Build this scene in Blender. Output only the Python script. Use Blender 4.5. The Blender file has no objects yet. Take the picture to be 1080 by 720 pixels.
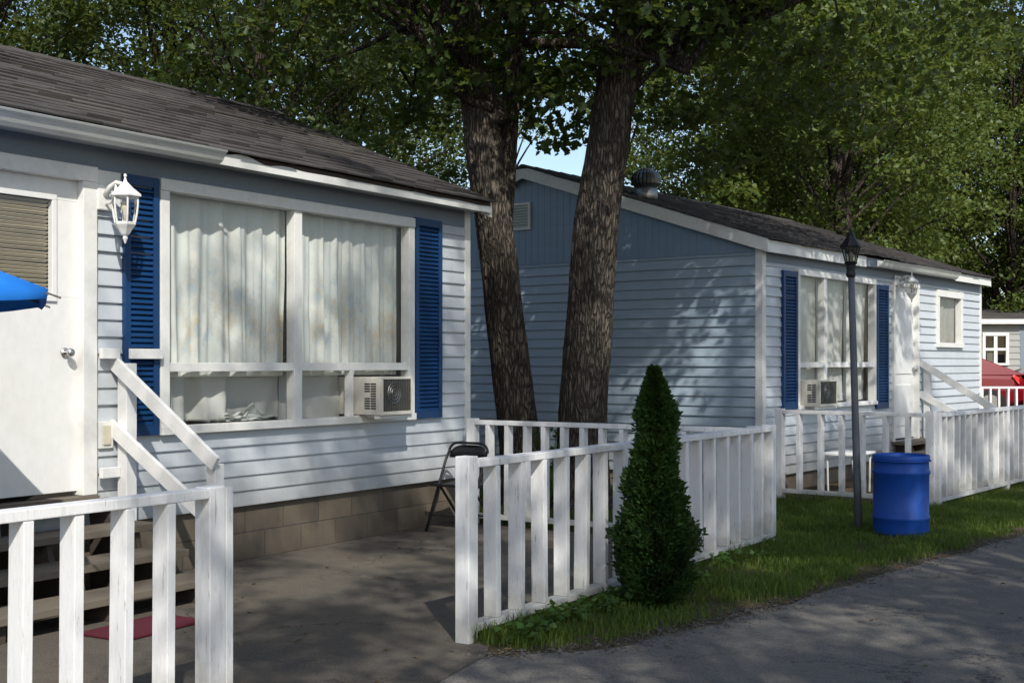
import bpy, bmesh, math, random
import numpy as np
from mathutils import Vector, Matrix, noise as mnoise
random.seed(7); RNG = np.random.default_rng(7)
PI = math.pi
sc = bpy.context.scene
col = sc.collection

# ------------------------------------------------------------------ frames
class Frame:
    """facade frame: u along the wall, v outwards, z up. Local mesh axes are (u, -v, z)."""
    def __init__(s, o, th):
        s.o = Vector((o[0], o[1], 0)); s.th = th
        s.u = Vector((math.sin(th), math.cos(th), 0)); s.n = Vector((math.cos(th), -math.sin(th), 0))
        s.rz = PI / 2 - th
    def w(s, u, v, z=0.0):
        return s.o + s.u * u + s.n * v + Vector((0, 0, z))
FA = Frame((-0.4277, 12.1874), math.radians(32.54))
FB = Frame((2.83, 14.4), math.radians(37.3))

# ------------------------------------------------------------------ mesh builder (coordinates are u, v, z)
class MB:
    def __init__(s): s.v = []; s.f = []
    def add(s, vs, fs):
        n = len(s.v); s.v += [tuple(p) for p in vs]; s.f += [tuple(i + n for i in f) for f in fs]
    def box(s, a, b):
        (x0, y0, z0), (x1, y1, z1) = a, b
        s.add([(x0,y0,z0),(x1,y0,z0),(x1,y1,z0),(x0,y1,z0),(x0,y0,z1),(x1,y0,z1),(x1,y1,z1),(x0,y1,z1)],
              [(0,1,2,3),(4,5,6,7),(0,1,5,4),(1,2,6,5),(2,3,7,6),(3,0,4,7)])
        return s
    def hexa(s, p):   # 8 points, bottom ring then top ring
        s.add(p, [(0,1,2,3),(4,5,6,7),(0,1,5,4),(1,2,6,5),(2,3,7,6),(3,0,4,7)]); return s
    def bar(s, a, b, w, h, up=(0,0,1)):
        a = Vector(a); b = Vector(b); t = (b - a).normalized(); up = Vector(up)
        x = t.cross(up).normalized(); y = x.cross(t).normalized()
        x = x * w / 2; y = y * h / 2
        s.hexa([a-x-y, a+x-y, a+x+y, a-x+y, b-x-y, b+x-y, b+x+y, b-x+y]); return s
    def prism(s, prof, axis, a, b):   # prof: 2D points; axis 'u','v','z'
        def P(q, t):
            return {'u': (t, q[0], q[1]), 'v': (q[0], t, q[1]), 'z': (q[0], q[1], t)}[axis]
        n = len(prof)
        s.add([P(q, a) for q in prof] + [P(q, b) for q in prof],
              [tuple(range(n)), tuple(range(n, 2*n))] + [(i, (i+1) % n, n+(i+1) % n, n+i) for i in range(n)]); return s
    def tube(s, pts, rad, seg=10, cap=True, wob=None):
        pts = [Vector(p) for p in pts]
        if not hasattr(rad, '__len__'): rad = [rad] * len(pts)
        n0 = len(s.v); ref = Vector((1, 0, 0)); vs = []; fs = []
        for i, p in enumerate(pts):
            t = (pts[min(i+1, len(pts)-1)] - pts[max(i-1, 0)]).normalized()
            if abs(t.dot(ref)) > .95: ref = Vector((0, 1, 0))
            x = (ref - t * ref.dot(t)).normalized(); y = t.cross(x); ref = x
            for k in range(seg):
                a = 2 * PI * k / seg
                r = rad[i] * (1 if wob is None else wob(a, i, p))
                vs.append(p + x * math.cos(a) * r + y * math.sin(a) * r)
        for i in range(len(pts) - 1):
            for k in range(seg):
                fs.append((i*seg+k, i*seg+(k+1) % seg, (i+1)*seg+(k+1) % seg, (i+1)*seg+k))
        if cap: fs += [tuple(range(seg)), tuple(range((len(pts)-1)*seg, len(pts)*seg))]
        s.add(vs, fs); return s
    def lathe(s, prof, seg=24, c=(0, 0), cap=True):
        vs = []; fs = []; n = len(prof)
        for r, z in prof:
            for k in range(seg):
                a = 2 * PI * k / seg; vs.append((c[0] + r * math.cos(a), c[1] + r * math.sin(a), z))
        for i in range(n - 1):
            for k in range(seg): fs.append((i*seg+k, i*seg+(k+1) % seg, (i+1)*seg+(k+1) % seg, (i+1)*seg+k))
        if cap: fs += [tuple(range(seg)), tuple(range((n-1)*seg, n*seg))]
        s.add(vs, fs); return s
    def build(s, name, m, parent=None, bevel=0, smooth=False, flip=True, recalc=True):
        me = bpy.data.meshes.new(name)
        me.from_pydata([(x, -y, z) if flip else (x, y, z) for x, y, z in s.v], [], s.f)
        if recalc:
            bm = bmesh.new(); bm.from_mesh(me); bmesh.ops.recalc_face_normals(bm, faces=bm.faces); bm.to_mesh(me); bm.free()
        o = bpy.data.objects.new(name, me); col.objects.link(o)
        if m: me.materials.append(m)
        if parent: o.parent = parent
        if smooth:
            me.shade_smooth()
        if bevel:
            b = o.modifiers.new('bevel', 'BEVEL'); b.width = bevel; b.segments = 2; b.limit_method = 'ANGLE'
        return o

def tag(o, label=None, cat=None, group=None, kind=None):
    if label: o['label'] = label
    if cat: o['category'] = cat
    if group: o['group'] = group
    if kind: o['kind'] = kind
    return o
def thing(name, label, cat, loc=(0,0,0), rz=0, group=None):
    o = bpy.data.objects.new(name, None); col.objects.link(o); o.empty_display_size = .2
    o.location = loc; o.rotation_euler = (0, 0, rz)
    return tag(o, label, cat, group)
def place(o, F, u=0, v=0, z=0, extra=0):
    o.location = F.w(u, v, z); o.rotation_euler = (0, 0, F.rz + extra); return o
def copy_obj(o, parent=None):
    c = o.copy(); col.objects.link(c)
    if parent: c.parent = parent
    return c
def copy_tree(o, parent=None):
    c = copy_obj(o, parent)
    for ch in list(o.children): copy_tree(ch, c)
    return c

# ------------------------------------------------------------------ materials
class NT:
    def __init__(s, name):
        s.m = bpy.data.materials.new(name); s.m.use_nodes = True; s.t = s.m.node_tree
        s.b = s.t.nodes['Principled BSDF']; s.out = s.t.nodes['Material Output']
    def n(s, typ, **kw):
        nd = s.t.nodes.new(typ)
        for k, v in kw.items():
            if k in nd.inputs: nd.inputs[k].default_value = v
            else: setattr(nd, k, v)
        return nd
    def l(s, a, b): s.t.links.new(a, b)
    def coord(s, scale=(1,1,1), kind='Object'):
        tc = s.n('ShaderNodeTexCoord'); mp = s.n('ShaderNodeMapping'); mp.inputs['Scale'].default_value = scale
        s.l(tc.outputs[kind], mp.inputs[0]); return mp.outputs[0]
    def world(s, scale=(1,1,1)):
        g = s.n('ShaderNodeNewGeometry'); mp = s.n('ShaderNodeMapping'); mp.inputs['Scale'].default_value = scale
        s.l(g.outputs['Position'], mp.inputs[0]); return mp.outputs[0]
    def noise(s, vec, scale, detail=4, rough=.55):
        nd = s.n('ShaderNodeTexNoise'); nd.inputs['Scale'].default_value = scale; nd.inputs['Detail'].default_value = detail
        nd.inputs['Roughness'].default_value = rough; s.l(vec, nd.inputs['Vector']); return nd.outputs[0]
    def ramp(s, fac, stops):
        r = s.n('ShaderNodeValToRGB'); e = r.color_ramp.elements
        while len(e) < len(stops): e.new(.5)
        for x, (p, c) in zip(e, stops):
            x.position = p; x.color = (c[0], c[1], c[2], 1) if hasattr(c, '__len__') else (c, c, c, 1)
        s.l(fac, r.inputs[0]); return r.outputs[0]
    def mix(s, a, b, fac, mode='MIX'):
        m = s.n('ShaderNodeMix', data_type='RGBA', blend_type=mode)
        for i, x in ((6, a), (7, b)):
            if isinstance(x, tuple): m.inputs[i].default_value = (*x[:3], 1)
            else: s.l(x, m.inputs[i])
        if isinstance(fac, (int, float)): m.inputs[0].default_value = fac
        else: s.l(fac, m.inputs[0])
        return m.outputs[2]
    def math(s, op, a, b=None, c=None):
        m = s.n('ShaderNodeMath', operation=op)
        for i, x in enumerate((a, b, c)):
            if x is None: continue
            if isinstance(x, (int, float)): m.inputs[i].default_value = x
            else: s.l(x, m.inputs[i])
        return m.outputs[0]
    def bump(s, h, strength=.3, dist=.01):
        b = s.n('ShaderNodeBump'); b.inputs['Strength'].default_value = strength; b.inputs['Distance'].default_value = dist
        s.l(h, b.inputs['Height']); s.l(b.outputs[0], s.b.inputs['Normal'])
    def base(s, c):
        if isinstance(c, tuple): s.b.inputs['Base Color'].default_value = (*c[:3], 1)
        else: s.l(c, s.b.inputs['Base Color'])
    def rough(s, r, spec=.4):
        s.b.inputs['Roughness'].default_value = r; s.b.inputs['Specular IOR Level'].default_value = spec

def mul(c, k): return tuple(min(1, x * k) for x in c[:3])

def painted(name, c, dirt=(.25,.22,.18), amt=.3, sc=(1,1,1), scale=6, rough=.55, bump=.15, spec=.35):
    t = NT(name); v = t.coord(sc)
    n1 = t.noise(v, scale, 6, .65); n2 = t.noise(v, scale * 7, 4, .6)
    f = t.ramp(n1, [(.52, 0), (.85, amt)])
    c1 = t.mix(c, mul(c, .82), n2)
    t.base(t.mix(c1, dirt, f)); t.rough(rough, spec)
    if bump: t.bump(n2, bump, .004)
    return t.m

M = {}
M['siding'] = None
def siding_mat(name, c):
    t = NT(name); v = t.coord((.5, .5, 6)); v2 = t.coord((1, 1, 1)); v3 = t.coord((9, 9, .6))
    n1 = t.noise(v, 3, 5, .6); n2 = t.noise(v2, 1.2, 5, .65); n3 = t.noise(v3, 1.5, 5, .7)
    c1 = t.mix(mul(c, 1.06), mul(c, .84), n1)
    c2 = t.mix(c1, (.30, .30, .27), t.ramp(n2, [(.5, 0), (.8, .28)]))
    c3 = t.mix(c2, (.22, .22, .2), t.ramp(n3, [(.55, 0), (.85, .35)]))
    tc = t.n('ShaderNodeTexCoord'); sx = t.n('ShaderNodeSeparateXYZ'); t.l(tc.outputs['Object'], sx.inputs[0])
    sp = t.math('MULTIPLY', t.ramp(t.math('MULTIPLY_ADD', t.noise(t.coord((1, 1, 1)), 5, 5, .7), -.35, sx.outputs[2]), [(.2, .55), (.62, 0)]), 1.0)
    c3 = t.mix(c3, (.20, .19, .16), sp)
    t.base(c3); t.rough(.42, .45); t.bump(t.noise(t.coord((4, 4, 60)), 6, 3), .06, .003)
    return t.m
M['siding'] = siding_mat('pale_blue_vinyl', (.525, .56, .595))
M['siding_end'] = siding_mat('shaded_blue_vinyl', (.31, .385, .46))  # front siding made darker and bluer, gable shade put into the colour
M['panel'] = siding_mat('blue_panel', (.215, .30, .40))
M['frieze'] = painted('blue_grey_board', (.20, .245, .295), amt=.2)  # siding colour painted darker, with the eave shade in the tone
M['white'] = painted('white_paint', (.80, .80, .79), (.30, .27, .22), .35, (2, 2, .7), 5, .5)
M['trim'] = painted('white_trim', (.78, .78, .75), (.33, .29, .23), .4, (1, 1, 1), 4, .5)
M['door'] = painted('white_door', (.80, .80, .78), (.4, .36, .3), .2, (1, 1, .6), 2.5, .4, .05)
M['fence'] = painted('white_fence_paint', (.80, .80, .80), (.22, .19, .15), .5, (6, 6, 1.0), 2.6, .6, .35)
def fence_mat():
    m = M['fence']; t = m.node_tree; b = t.nodes['Principled BSDF']; l0 = b.inputs['Base Color'].links[0]; src = l0.from_socket
    tc = t.nodes.new('ShaderNodeTexCoord'); sx = t.nodes.new('ShaderNodeSeparateXYZ'); t.links.new(tc.outputs['Object'], sx.inputs[0])
    g = t.nodes.new('ShaderNodeNewGeometry'); no = t.nodes.new('ShaderNodeTexNoise'); no.inputs['Scale'].default_value = 9; no.inputs['Detail'].default_value = 6; t.links.new(g.outputs['Position'], no.inputs['Vector'])
    ma = t.nodes.new('ShaderNodeMath'); ma.operation = 'MULTIPLY_ADD'; t.links.new(no.outputs[0], ma.inputs[0]); ma.inputs[1].default_value = -.28; t.links.new(sx.outputs[2], ma.inputs[2])
    rp = t.nodes.new('ShaderNodeValToRGB'); rp.color_ramp.elements[0].position = 0; rp.color_ramp.elements[0].color = (.42,.42,.42,1); rp.color_ramp.elements[1].position = .14; rp.color_ramp.elements[1].color = (0,0,0,1); t.links.new(ma.outputs[0], rp.inputs[0])
    mp = t.nodes.new('ShaderNodeMapping'); mp.inputs['Scale'].default_value = (22, 22, 2.2); t.links.new(g.outputs['Position'], mp.inputs[0])
    n2 = t.nodes.new('ShaderNodeTexNoise'); n2.inputs['Scale'].default_value = 2.2; n2.inputs['Detail'].default_value = 7; n2.inputs['Roughness'].default_value = .7; t.links.new(mp.outputs[0], n2.inputs['Vector'])
    r2 = t.nodes.new('ShaderNodeValToRGB'); r2.color_ramp.elements[0].position = .60; r2.color_ramp.elements[0].color = (0,0,0,1); r2.color_ramp.elements[1].position = .68; r2.color_ramp.elements[1].color = (.75,.75,.75,1); t.links.new(n2.outputs[0], r2.inputs[0])
    def mix(a, c, f):
        x = t.nodes.new('ShaderNodeMix'); x.data_type = 'RGBA'; t.links.new(a, x.inputs[6]); x.inputs[7].default_value = (*c, 1); t.links.new(f, x.inputs[0]); return x.outputs[2]
    o = mix(src, (.30, .28, .24), r2.outputs[0]); o = mix(o, (.16, .15, .10), rp.outputs[0]); t.links.new(o, b.inputs['Base Color'])
fence_mat()
M['shutter'] = painted('blue_shutter', (.006, .044, .140), (.04, .06, .10), .35, (1, 1, 3), 5, .45, .08)
M['gutter'] = painted('gutter_metal', (.66, .68, .64), (.18, .17, .13), .6, (.4, 1, 4), 6, .4, .05)
M['wood'] = painted('weathered_wood', (.16, .135, .105), (.08, .07, .06), .8, (1.2, 12, 12), 3, .8, .5)
M['darkwood'] = painted('dark_wood', (.07, .055, .045), (.03, .025, .02), .8, (1.2, 12, 12), 3, .85, .4)
M['black'] = painted('black_metal', (.014, .014, .017), (.05, .045, .04), .3, scale=12, rough=.45, bump=.05)
M['pole'] = painted('grey_pole', (.12, .13, .15), (.10, .09, .08), .5, (3, 3, .6), 5, .5, .1)
M['steel'] = painted('steel', (.55, .55, .55), (.2, .18, .16), .3, scale=10, rough=.3); M['steel'].node_tree.nodes['Principled BSDF'].inputs['Metallic'].default_value = .9
M['galv'] = painted('galvanised', (.33, .33, .33), (.12, .11, .1), .5, scale=6, rough=.42); M['galv'].node_tree.nodes['Principled BSDF'].inputs['Metallic'].default_value = .85
M['cream'] = painted('cream_plastic', (.62, .57, .44), amt=.2)
M['blind'] = painted('beige_blind', (.78, .70, .55), amt=.2)
M['shed'] = painted('grey_boards', (.34, .34, .32), amt=.5)
M['ac'] = painted('ac_case', (.66, .63, .55), (.30, .24, .15), .5, (1, 1, 1), 7, .5)
M['inside'] = painted('room_wall', (.16, .15, .14), amt=.2)
M['drum'] = painted('blue_plastic', (.008, .070, .36), (.05, .10, .24), .65, (1, 1, .5), 5, .5, .06)
M['drum_in'] = painted('blue_plastic_inside', (.004, .022, .10), amt=.3)
M['umb'] = painted('blue_canvas', (.015, .21, .74), (.02, .14, .5), .3, scale=9, rough=.8)
M['mat'] = painted('red_mat', (.085, .007, .018), (.06, .02, .02), .4, scale=20, rough=.95, bump=.6)
M['red'] = painted('red_car_paint', (.17, .004, .010), (.1, .01, .01), .1, scale=3, rough=.22, bump=0, spec=.6)
M['rubber'] = painted('rubber', (.015, .015, .015), amt=.1, rough=.8)
M['tail'] = painted('red_lens', (.65, .02, .02), (.8, .5, .45), .8, scale=9, rough=.15, bump=0)
M['foil'] = painted('dark_mesh', (.055, .055, .045), (.16, .12, .07), .6, scale=25, rough=.6, bump=.5)

def glass(name, tint=(1, 1, 1), refl=.10):
    t = NT(name); t.t.nodes.remove(t.b)
    tr = t.n('ShaderNodeBsdfTransparent'); tr.inputs[0].default_value = (*tint, 1)
    gl = t.n('ShaderNodeBsdfGlossy'); gl.inputs['Roughness'].default_value = .03; gl.inputs[0].default_value = (1, 1, 1, 1)
    lw = t.n('ShaderNodeLayerWeight'); lw.inputs['Blend'].default_value = .5
    f = t.math('MULTIPLY_ADD', t.math('POWER', lw.outputs['Facing'], 4.0), .55, refl * .35)
    mx = t.n('ShaderNodeMixShader'); t.l(f, mx.inputs[0]); t.l(tr.outputs[0], mx.inputs[1]); t.l(gl.outputs[0], mx.inputs[2])
    t.l(mx.outputs[0], t.out.inputs[0]); return t.m
M['glass'] = glass('window_glass', (.98, .985, .98))
M['screen'] = glass('dusty_glass', (.62, .62, .58))
M['carglass'] = painted('car_glass', (.02, .025, .03), amt=.05, rough=.08, bump=0, spec=.8)

def curtain_mat(name, base, warm, cool):
    t = NT(name); v = t.coord((1.3, 1.3, .8)); n1 = t.noise(v, 2.6, 6, .7); n2 = t.noise(v, 5.3, 6, .7)
    tc = t.n('ShaderNodeTexCoord'); sx = t.n('ShaderNodeSeparateXYZ'); t.l(tc.outputs['Object'], sx.inputs[0])
    zz = t.ramp(t.math('MULTIPLY', sx.outputs[2], 1/3.0), [(.45, 0), (.58, 1), (.72, .8), (.86, .1)])
    f1 = t.math('MULTIPLY', t.ramp(n1, [(.47, 0), (.62, .75)]), zz); f2 = t.math('MULTIPLY', t.ramp(n2, [(.52, 0), (.62, .8)]), zz)
    c = t.mix(base, warm, f1); c = t.mix(c, cool, f2)
    t.base(c); t.rough(.9, .1)
    tl = t.n('ShaderNodeBsdfTranslucent'); t.l(c, tl.inputs[0])
    mx = t.n('ShaderNodeMixShader'); mx.inputs[0].default_value = .25
    t.l(t.b.outputs[0], mx.inputs[1]); t.l(tl.outputs[0], mx.inputs[2]); t.l(mx.outputs[0], t.out.inputs[0]); return t.m
M['curtain'] = curtain_mat('sheer_curtain', (.80, .84, .80), (.66, .50, .30), (.50, .62, .70))
M['curtain_plain'] = curtain_mat('plain_curtain', (.60, .62, .58), (.55, .55, .48), (.5, .53, .55))
M['curtain_mid'] = curtain_mat('hem_curtain', (.62, .63, .60), (.46, .40, .32), (.30, .31, .30))
M['curtain_dim'] = curtain_mat('dim_curtain', (.36, .36, .34), (.24, .20, .17), (.34, .36, .38))

def shingle_mat(name, c):
    t = NT(name); g = t.n('ShaderNodeNewGeometry'); r = g.outputs['Random Per Island']
    v = t.coord(); n1 = t.noise(v, 60, 3, .7); n2 = t.noise(v, .9, 5, .6)
    c1 = t.mix(mul(c, .8), mul(c, 1.3), r); c2 = t.mix(c1, mul(c, .5), n1)
    c3 = t.mix(c2, (.13, .12, .105), t.ramp(n2, [(.45, 0), (.75, .55)]))
    t.base(c3); t.rough(.92, .2); t.bump(n1, .6, .004); return t.m
M['shingle'] = shingle_mat('old_shingles', (.085, .078, .078))

def block_mat():
    t = NT('concrete_block'); tc = t.n('ShaderNodeTexCoord'); sx = t.n('ShaderNodeSeparateXYZ'); t.l(tc.outputs['Object'], sx.inputs[0])
    cb = t.n('ShaderNodeCombineXYZ'); t.l(t.math('ADD', sx.outputs[0], sx.outputs[1]), cb.inputs[0]); t.l(sx.outputs[2], cb.inputs[1])
    br = t.n('ShaderNodeTexBrick'); t.l(cb.outputs[0], br.inputs['Vector'])
    br.inputs['Scale'].default_value = 1; br.inputs['Brick Width'].default_value = .42; br.inputs['Row Height'].default_value = .208
    br.inputs['Mortar Size'].default_value = .006; br.inputs['Mortar Smooth'].default_value = .4
    br.inputs['Color1'].default_value = (.17, .14, .105, 1); br.inputs['Color2'].default_value = (.12, .10, .077, 1); br.inputs['Mortar'].default_value = (.10, .09, .075, 1)
    v = t.coord(); n = t.noise(v, 40, 4, .7); n2 = t.noise(v, 1.6, 5, .65)
    zz = t.ramp(t.math('MULTIPLY', sx.outputs[2], 2.4), [(0, .9), (.35, .35), (.8, 0)])
    c = t.mix(br.outputs[0], (.06, .05, .042), t.math('MULTIPLY', n2, zz)); c = t.mix(c, mul((.2, .17, .14), .5), t.ramp(n, [(.5, 0), (.8, .5)]))
    c = t.mix(c, (.05, .045, .04), t.ramp(t.noise(t.coord((2, 2, .5)), 1.7, 4), [(.5, 0), (.75, .6)]))
    t.base(c); t.rough(.95, .2); t.bump(t.math('SUBTRACT', t.math('MULTIPLY', n, .4), br.outputs[1]), .6, .008); return t.m
M['block'] = block_mat()

def asphalt(name, c, warm, patch=.5):
    t = NT(name); v = t.world(); n1 = t.noise(v, 130, 3, .7); n2 = t.noise(v, .7, 6, .6); n3 = t.noise(v, 9, 5, .7); n4 = t.noise(v, 45, 4, .7)
    vo = t.n('ShaderNodeTexVoronoi'); vo.inputs['Scale'].default_value = 170; t.l(v, vo.inputs['Vector'])
    c1 = t.mix(mul(c, .55), mul(c, 1.7), t.ramp(n1, [(.3, 0), (.7, 1)])); c1 = t.mix(c1, mul(c, 2.6), t.ramp(vo.outputs[1], [(.72, 0), (.9, .45)]))
    c2 = t.mix(c1, warm, t.ramp(n2, [(.42, 0), (.72, patch)])); c3 = t.mix(c2, mul(c, .5), t.ramp(n3, [(.5, 0), (.8, .45)]))
    c3 = t.mix(c3, mul(warm, 1.3), t.ramp(n4, [(.6, 0), (.75, .35)]))
    wv = t.n('ShaderNodeVectorMath', operation='MULTIPLY_ADD'); cx = t.n('ShaderNodeCombineXYZ'); nw = t.noise(v, 2.5, 5, .7); nw2 = t.noise(v, 3.1, 5, .7)
    t.l(nw, cx.inputs[0]); t.l(nw2, cx.inputs[1]); t.l(cx.outputs[0], wv.inputs[0]); wv.inputs[1].default_value = (.9, .9, 0); t.l(v, wv.inputs[2])
    vc = t.n('ShaderNodeTexVoronoi', feature='DISTANCE_TO_EDGE'); vc.inputs['Scale'].default_value = .75; t.l(wv.outputs[0], vc.inputs['Vector'])
    ck = t.math('MULTIPLY', t.ramp(vc.outputs[0], [(.0, 1), (.009, 0)]), t.ramp(n2, [(.42, 0), (.55, .85)]))
    c3 = t.mix(c3, (.02, .018, .015), ck)
    t.base(c3); t.rough(.95, .25); t.bump(t.math('SUBTRACT', n1, t.math('MULTIPLY', ck, 1.5)), .7, .006); return t.m
M['road'] = asphalt('asphalt_road', (.128, .118, .106), (.19, .17, .14), .55)
M['drive'] = asphalt('asphalt_drive', (.083, .073, .061), (.16, .135, .10), .75)

def soil():
    t = NT('soil_and_turf'); v = t.world(); n = t.noise(v, 60, 4, .7); n2 = t.noise(v, 1.4, 5, .6)
    c = t.mix((.07, .052, .033), (.15, .115, .075), n); c = t.mix(c, (.05, .055, .02), t.ramp(n2, [(.45, 0), (.7, .7)]))
    t.base(c); t.rough(1, .1); t.bump(n, .8, .02); return t.m
M['soil'] = soil()

def bark(name, c):
    t = NT(name); v = t.coord((1, 1, .18)); vo = t.n('ShaderNodeTexVoronoi', feature='DISTANCE_TO_EDGE'); vo.inputs['Scale'].default_value = 30
    nn = t.noise(v, 7, 4); mp = t.n('ShaderNodeVectorMath', operation='MULTIPLY_ADD')
    cb = t.n('ShaderNodeCombineXYZ'); t.l(nn, cb.inputs[0]); t.l(nn, cb.inputs[1])
    t.l(cb.outputs[0], mp.inputs[0]); mp.inputs[1].default_value = (.22, .22, .12); t.l(v, mp.inputs[2]); t.l(mp.outputs[0], vo.inputs['Vector'])
    n2 = t.noise(t.coord(), 2.2, 5, .65); n3 = t.noise(t.coord((1, 1, .4)), 60, 3)
    h = t.ramp(vo.outputs[0], [(0, 0), (.22, 1)])
    cc = t.mix(mul(c, .36), mul(c, 1.3), h); cc = t.mix(cc, mul(c, 1.9), t.ramp(t.noise(t.coord((1, 1, .3)), 11, 5, .7), [(.52, 0), (.75, .5)])); cc = t.mix(cc, mul(c, .45), t.ramp(n2, [(.45, 0), (.68, .9)])); cc = t.mix(cc, mul(c, .6), t.ramp(n3, [(.4, 0), (.7, .6)]))
    t.base(cc); t.rough(.95, .15); t.bump(t.math('ADD', h, t.math('MULTIPLY', n3, .4)), 1.0, .03); return t.m
M['bark'] = bark('rough_bark', (.115, .096, .078)); M['bark_dark'] = bark('dark_bark', (.075, .06, .05))

def leafmat(name, c1, c2, trans=.35, sp=.35):
    t = NT(name); g = t.n('ShaderNodeNewGeometry'); r = g.outputs['Random Per Island']
    n = t.noise(t.world(), .9, 3)
    c = t.mix(c1, c2, r); c = t.mix(c, mul(c1, .55), t.ramp(n, [(.4, 0), (.7, .7)]))
    t.base(c); t.rough(.5, sp)
    tl = t.n('ShaderNodeBsdfTranslucent'); t.l(t.mix(c, (.55, .6, .05), .25), tl.inputs[0])
    mx = t.n('ShaderNodeMixShader'); mx.inputs[0].default_value = trans
    t.l(t.b.outputs[0], mx.inputs[1]); t.l(tl.outputs[0], mx.inputs[2]); t.l(mx.outputs[0], t.out.inputs[0]); return t.m
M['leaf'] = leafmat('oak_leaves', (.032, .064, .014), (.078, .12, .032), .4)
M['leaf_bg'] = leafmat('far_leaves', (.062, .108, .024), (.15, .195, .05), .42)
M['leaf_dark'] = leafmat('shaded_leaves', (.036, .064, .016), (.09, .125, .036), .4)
M['cedar'] = leafmat('cedar_leaves', (.011, .036, .009), (.036, .082, .018), .18, .2)
M['grass'] = leafmat('grass_blades', (.055, .115, .016), (.15, .20, .042), .38, .2)
M['weed'] = leafmat('weed_leaves', (.04, .10, .018), (.08, .17, .03), .3)
M['stone'] = leafmat('stones', (.06, .055, .048), (.15, .135, .115), .0, .2)
M['litter'] = leafmat('dry_leaves', (.10, .06, .025), (.20, .13, .06), .1)

# ------------------------------------------------------------------ leaf clouds
LOBED = [(0, 0), (.16, .12), (.42, .30), (.30, .46), (.48, .66), (.2, .74), (0, 1.0)]
def leaf_cloud(name, P, size, mat, parent=None, lobed=False, nrm=None, tilt=.8, aspect=.62, axis=None):
    N = len(P)
    nr = RNG.normal(size=(N, 3)) * tilt
    nr[:, 2] += 1.0
    if nrm is not None: nr = nr * .6 + nrm
    nr /= np.linalg.norm(nr, axis=1)[:, None]
    ax = RNG.normal(size=(N, 3)) if axis is None else axis + RNG.normal(size=(N, 3)) * .35
    ax -= nr * np.sum(ax * nr, 1)[:, None]; ax /= (np.linalg.norm(ax, axis=1)[:, None] + 1e-9)
    sd = np.cross(nr, ax); s = size[:, None]
    if lobed:
        pts = LOBED; K = len(pts)
        ring = [(0, 0)] + [(x, y) for x, y in pts[1:-1]] + [(0, 1)] + [(-x, y) for x, y in pts[1:-1][::-1]]
        V = np.stack([P + ax * s * y + sd * s * x * .9 + nr * s * (abs(x) * .28) for x, y in ring], 1)
        k = len(ring); m = k // 2
        tris = [(0, i, i + 1) for i in range(1, k - 1)]
    else:
        h = aspect / 2
        V = np.stack([P, P + ax * s * .5 + sd * s * h + nr * s * .12, P + ax * s, P + ax * s * .5 - sd * s * h + nr * s * .12], 1)
        k = 4; tris = [(0, 1, 2), (0, 2, 3)]
    T = np.array(tris); F = (np.arange(N)[:, None, None] * k + T[None]).reshape(-1)
    me = bpy.data.meshes.new(name); me.vertices.add(N * k); me.vertices.foreach_set('co', V.astype(np.float32).reshape(-1))
    nf = N * len(tris); me.loops.add(nf * 3); me.loops.foreach_set('vertex_index', F.astype(np.int32))
    me.polygons.add(nf); me.polygons.foreach_set('loop_start', np.arange(0, nf * 3, 3, dtype=np.int32))
    me.update(); me.validate(); me.materials.append(mat)
    o = bpy.data.objects.new(name, me); col.objects.link(o)
    if parent: o.parent = parent
    return o

def cluster_leaves(C, R, per, flat=.45):
    C = np.array(C); R = np.array(R); n = len(C)
    P = np.repeat(C, per, 0); r = np.repeat(R, per)
    d = RNG.normal(size=(n * per, 3)); d /= np.linalg.norm(d, axis=1)[:, None]
    d *= (RNG.random((n * per, 1)) ** .55); d[:, 2] *= flat
    rad = np.sum(d[:, :2] ** 2, 1)
    P = P + d * r[:, None]; P[:, 2] -= rad * r * .25
    return P

# ------------------------------------------------------------------ world, sun, camera
el = math.radians(40.5); sdir = (-FA.u * 1.0 + FA.n * 1.0).normalized()
S = Vector((sdir.x * math.cos(el), sdir.y * math.cos(el), math.sin(el)))
w = bpy.data.worlds.new('World'); sc.world = w; w.use_nodes = True; nt = w.node_tree
sky = nt.nodes.new('ShaderNodeTexSky'); sky.sky_type = 'NISHITA'; sky.sun_disc = False
sky.sun_elevation = el; sky.sun_rotation = math.atan2(S.x, S.y); sky.air_density = 1.0; sky.dust_density = 1.2; sky.ozone_density = 1.0
nt.links.new(sky.outputs[0], nt.nodes['Background'].inputs[0]); nt.nodes['Background'].inputs[1].default_value = .175
sl = bpy.data.lights.new('sun', 'SUN'); sl.energy = 5.0; sl.angle = math.radians(.5); sl.color = (1, .955, .87)
so = bpy.data.objects.new('sun', sl); col.objects.link(so); so.rotation_euler = S.to_track_quat('Z', 'Y').to_euler(); so.location = (5, -10, 30)
cd = bpy.data.cameras.new('camera'); cd.sensor_width = 36; cd.lens = 1340 / 1080 * 36; cd.shift_y = 23 / 1080; cd.clip_end = 2000; cd.clip_start = .05
co = bpy.data.objects.new('camera', cd); col.objects.link(co); co.location = (0, 0, 1.5); co.rotation_euler = (PI/2, 0, 0); sc.camera = co
sc.view_settings.view_transform = 'Standard'; sc.view_settings.look = 'None'; sc.view_settings.exposure = 0
sc.render.engine = 'CYCLES'; sc.cycles.use_denoising = True; sc.cycles.transparent_max_bounces = 12
sc.cycles.max_bounces = 6; sc.cycles.caustics_reflective = False; sc.cycles.caustics_refractive = False

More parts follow.
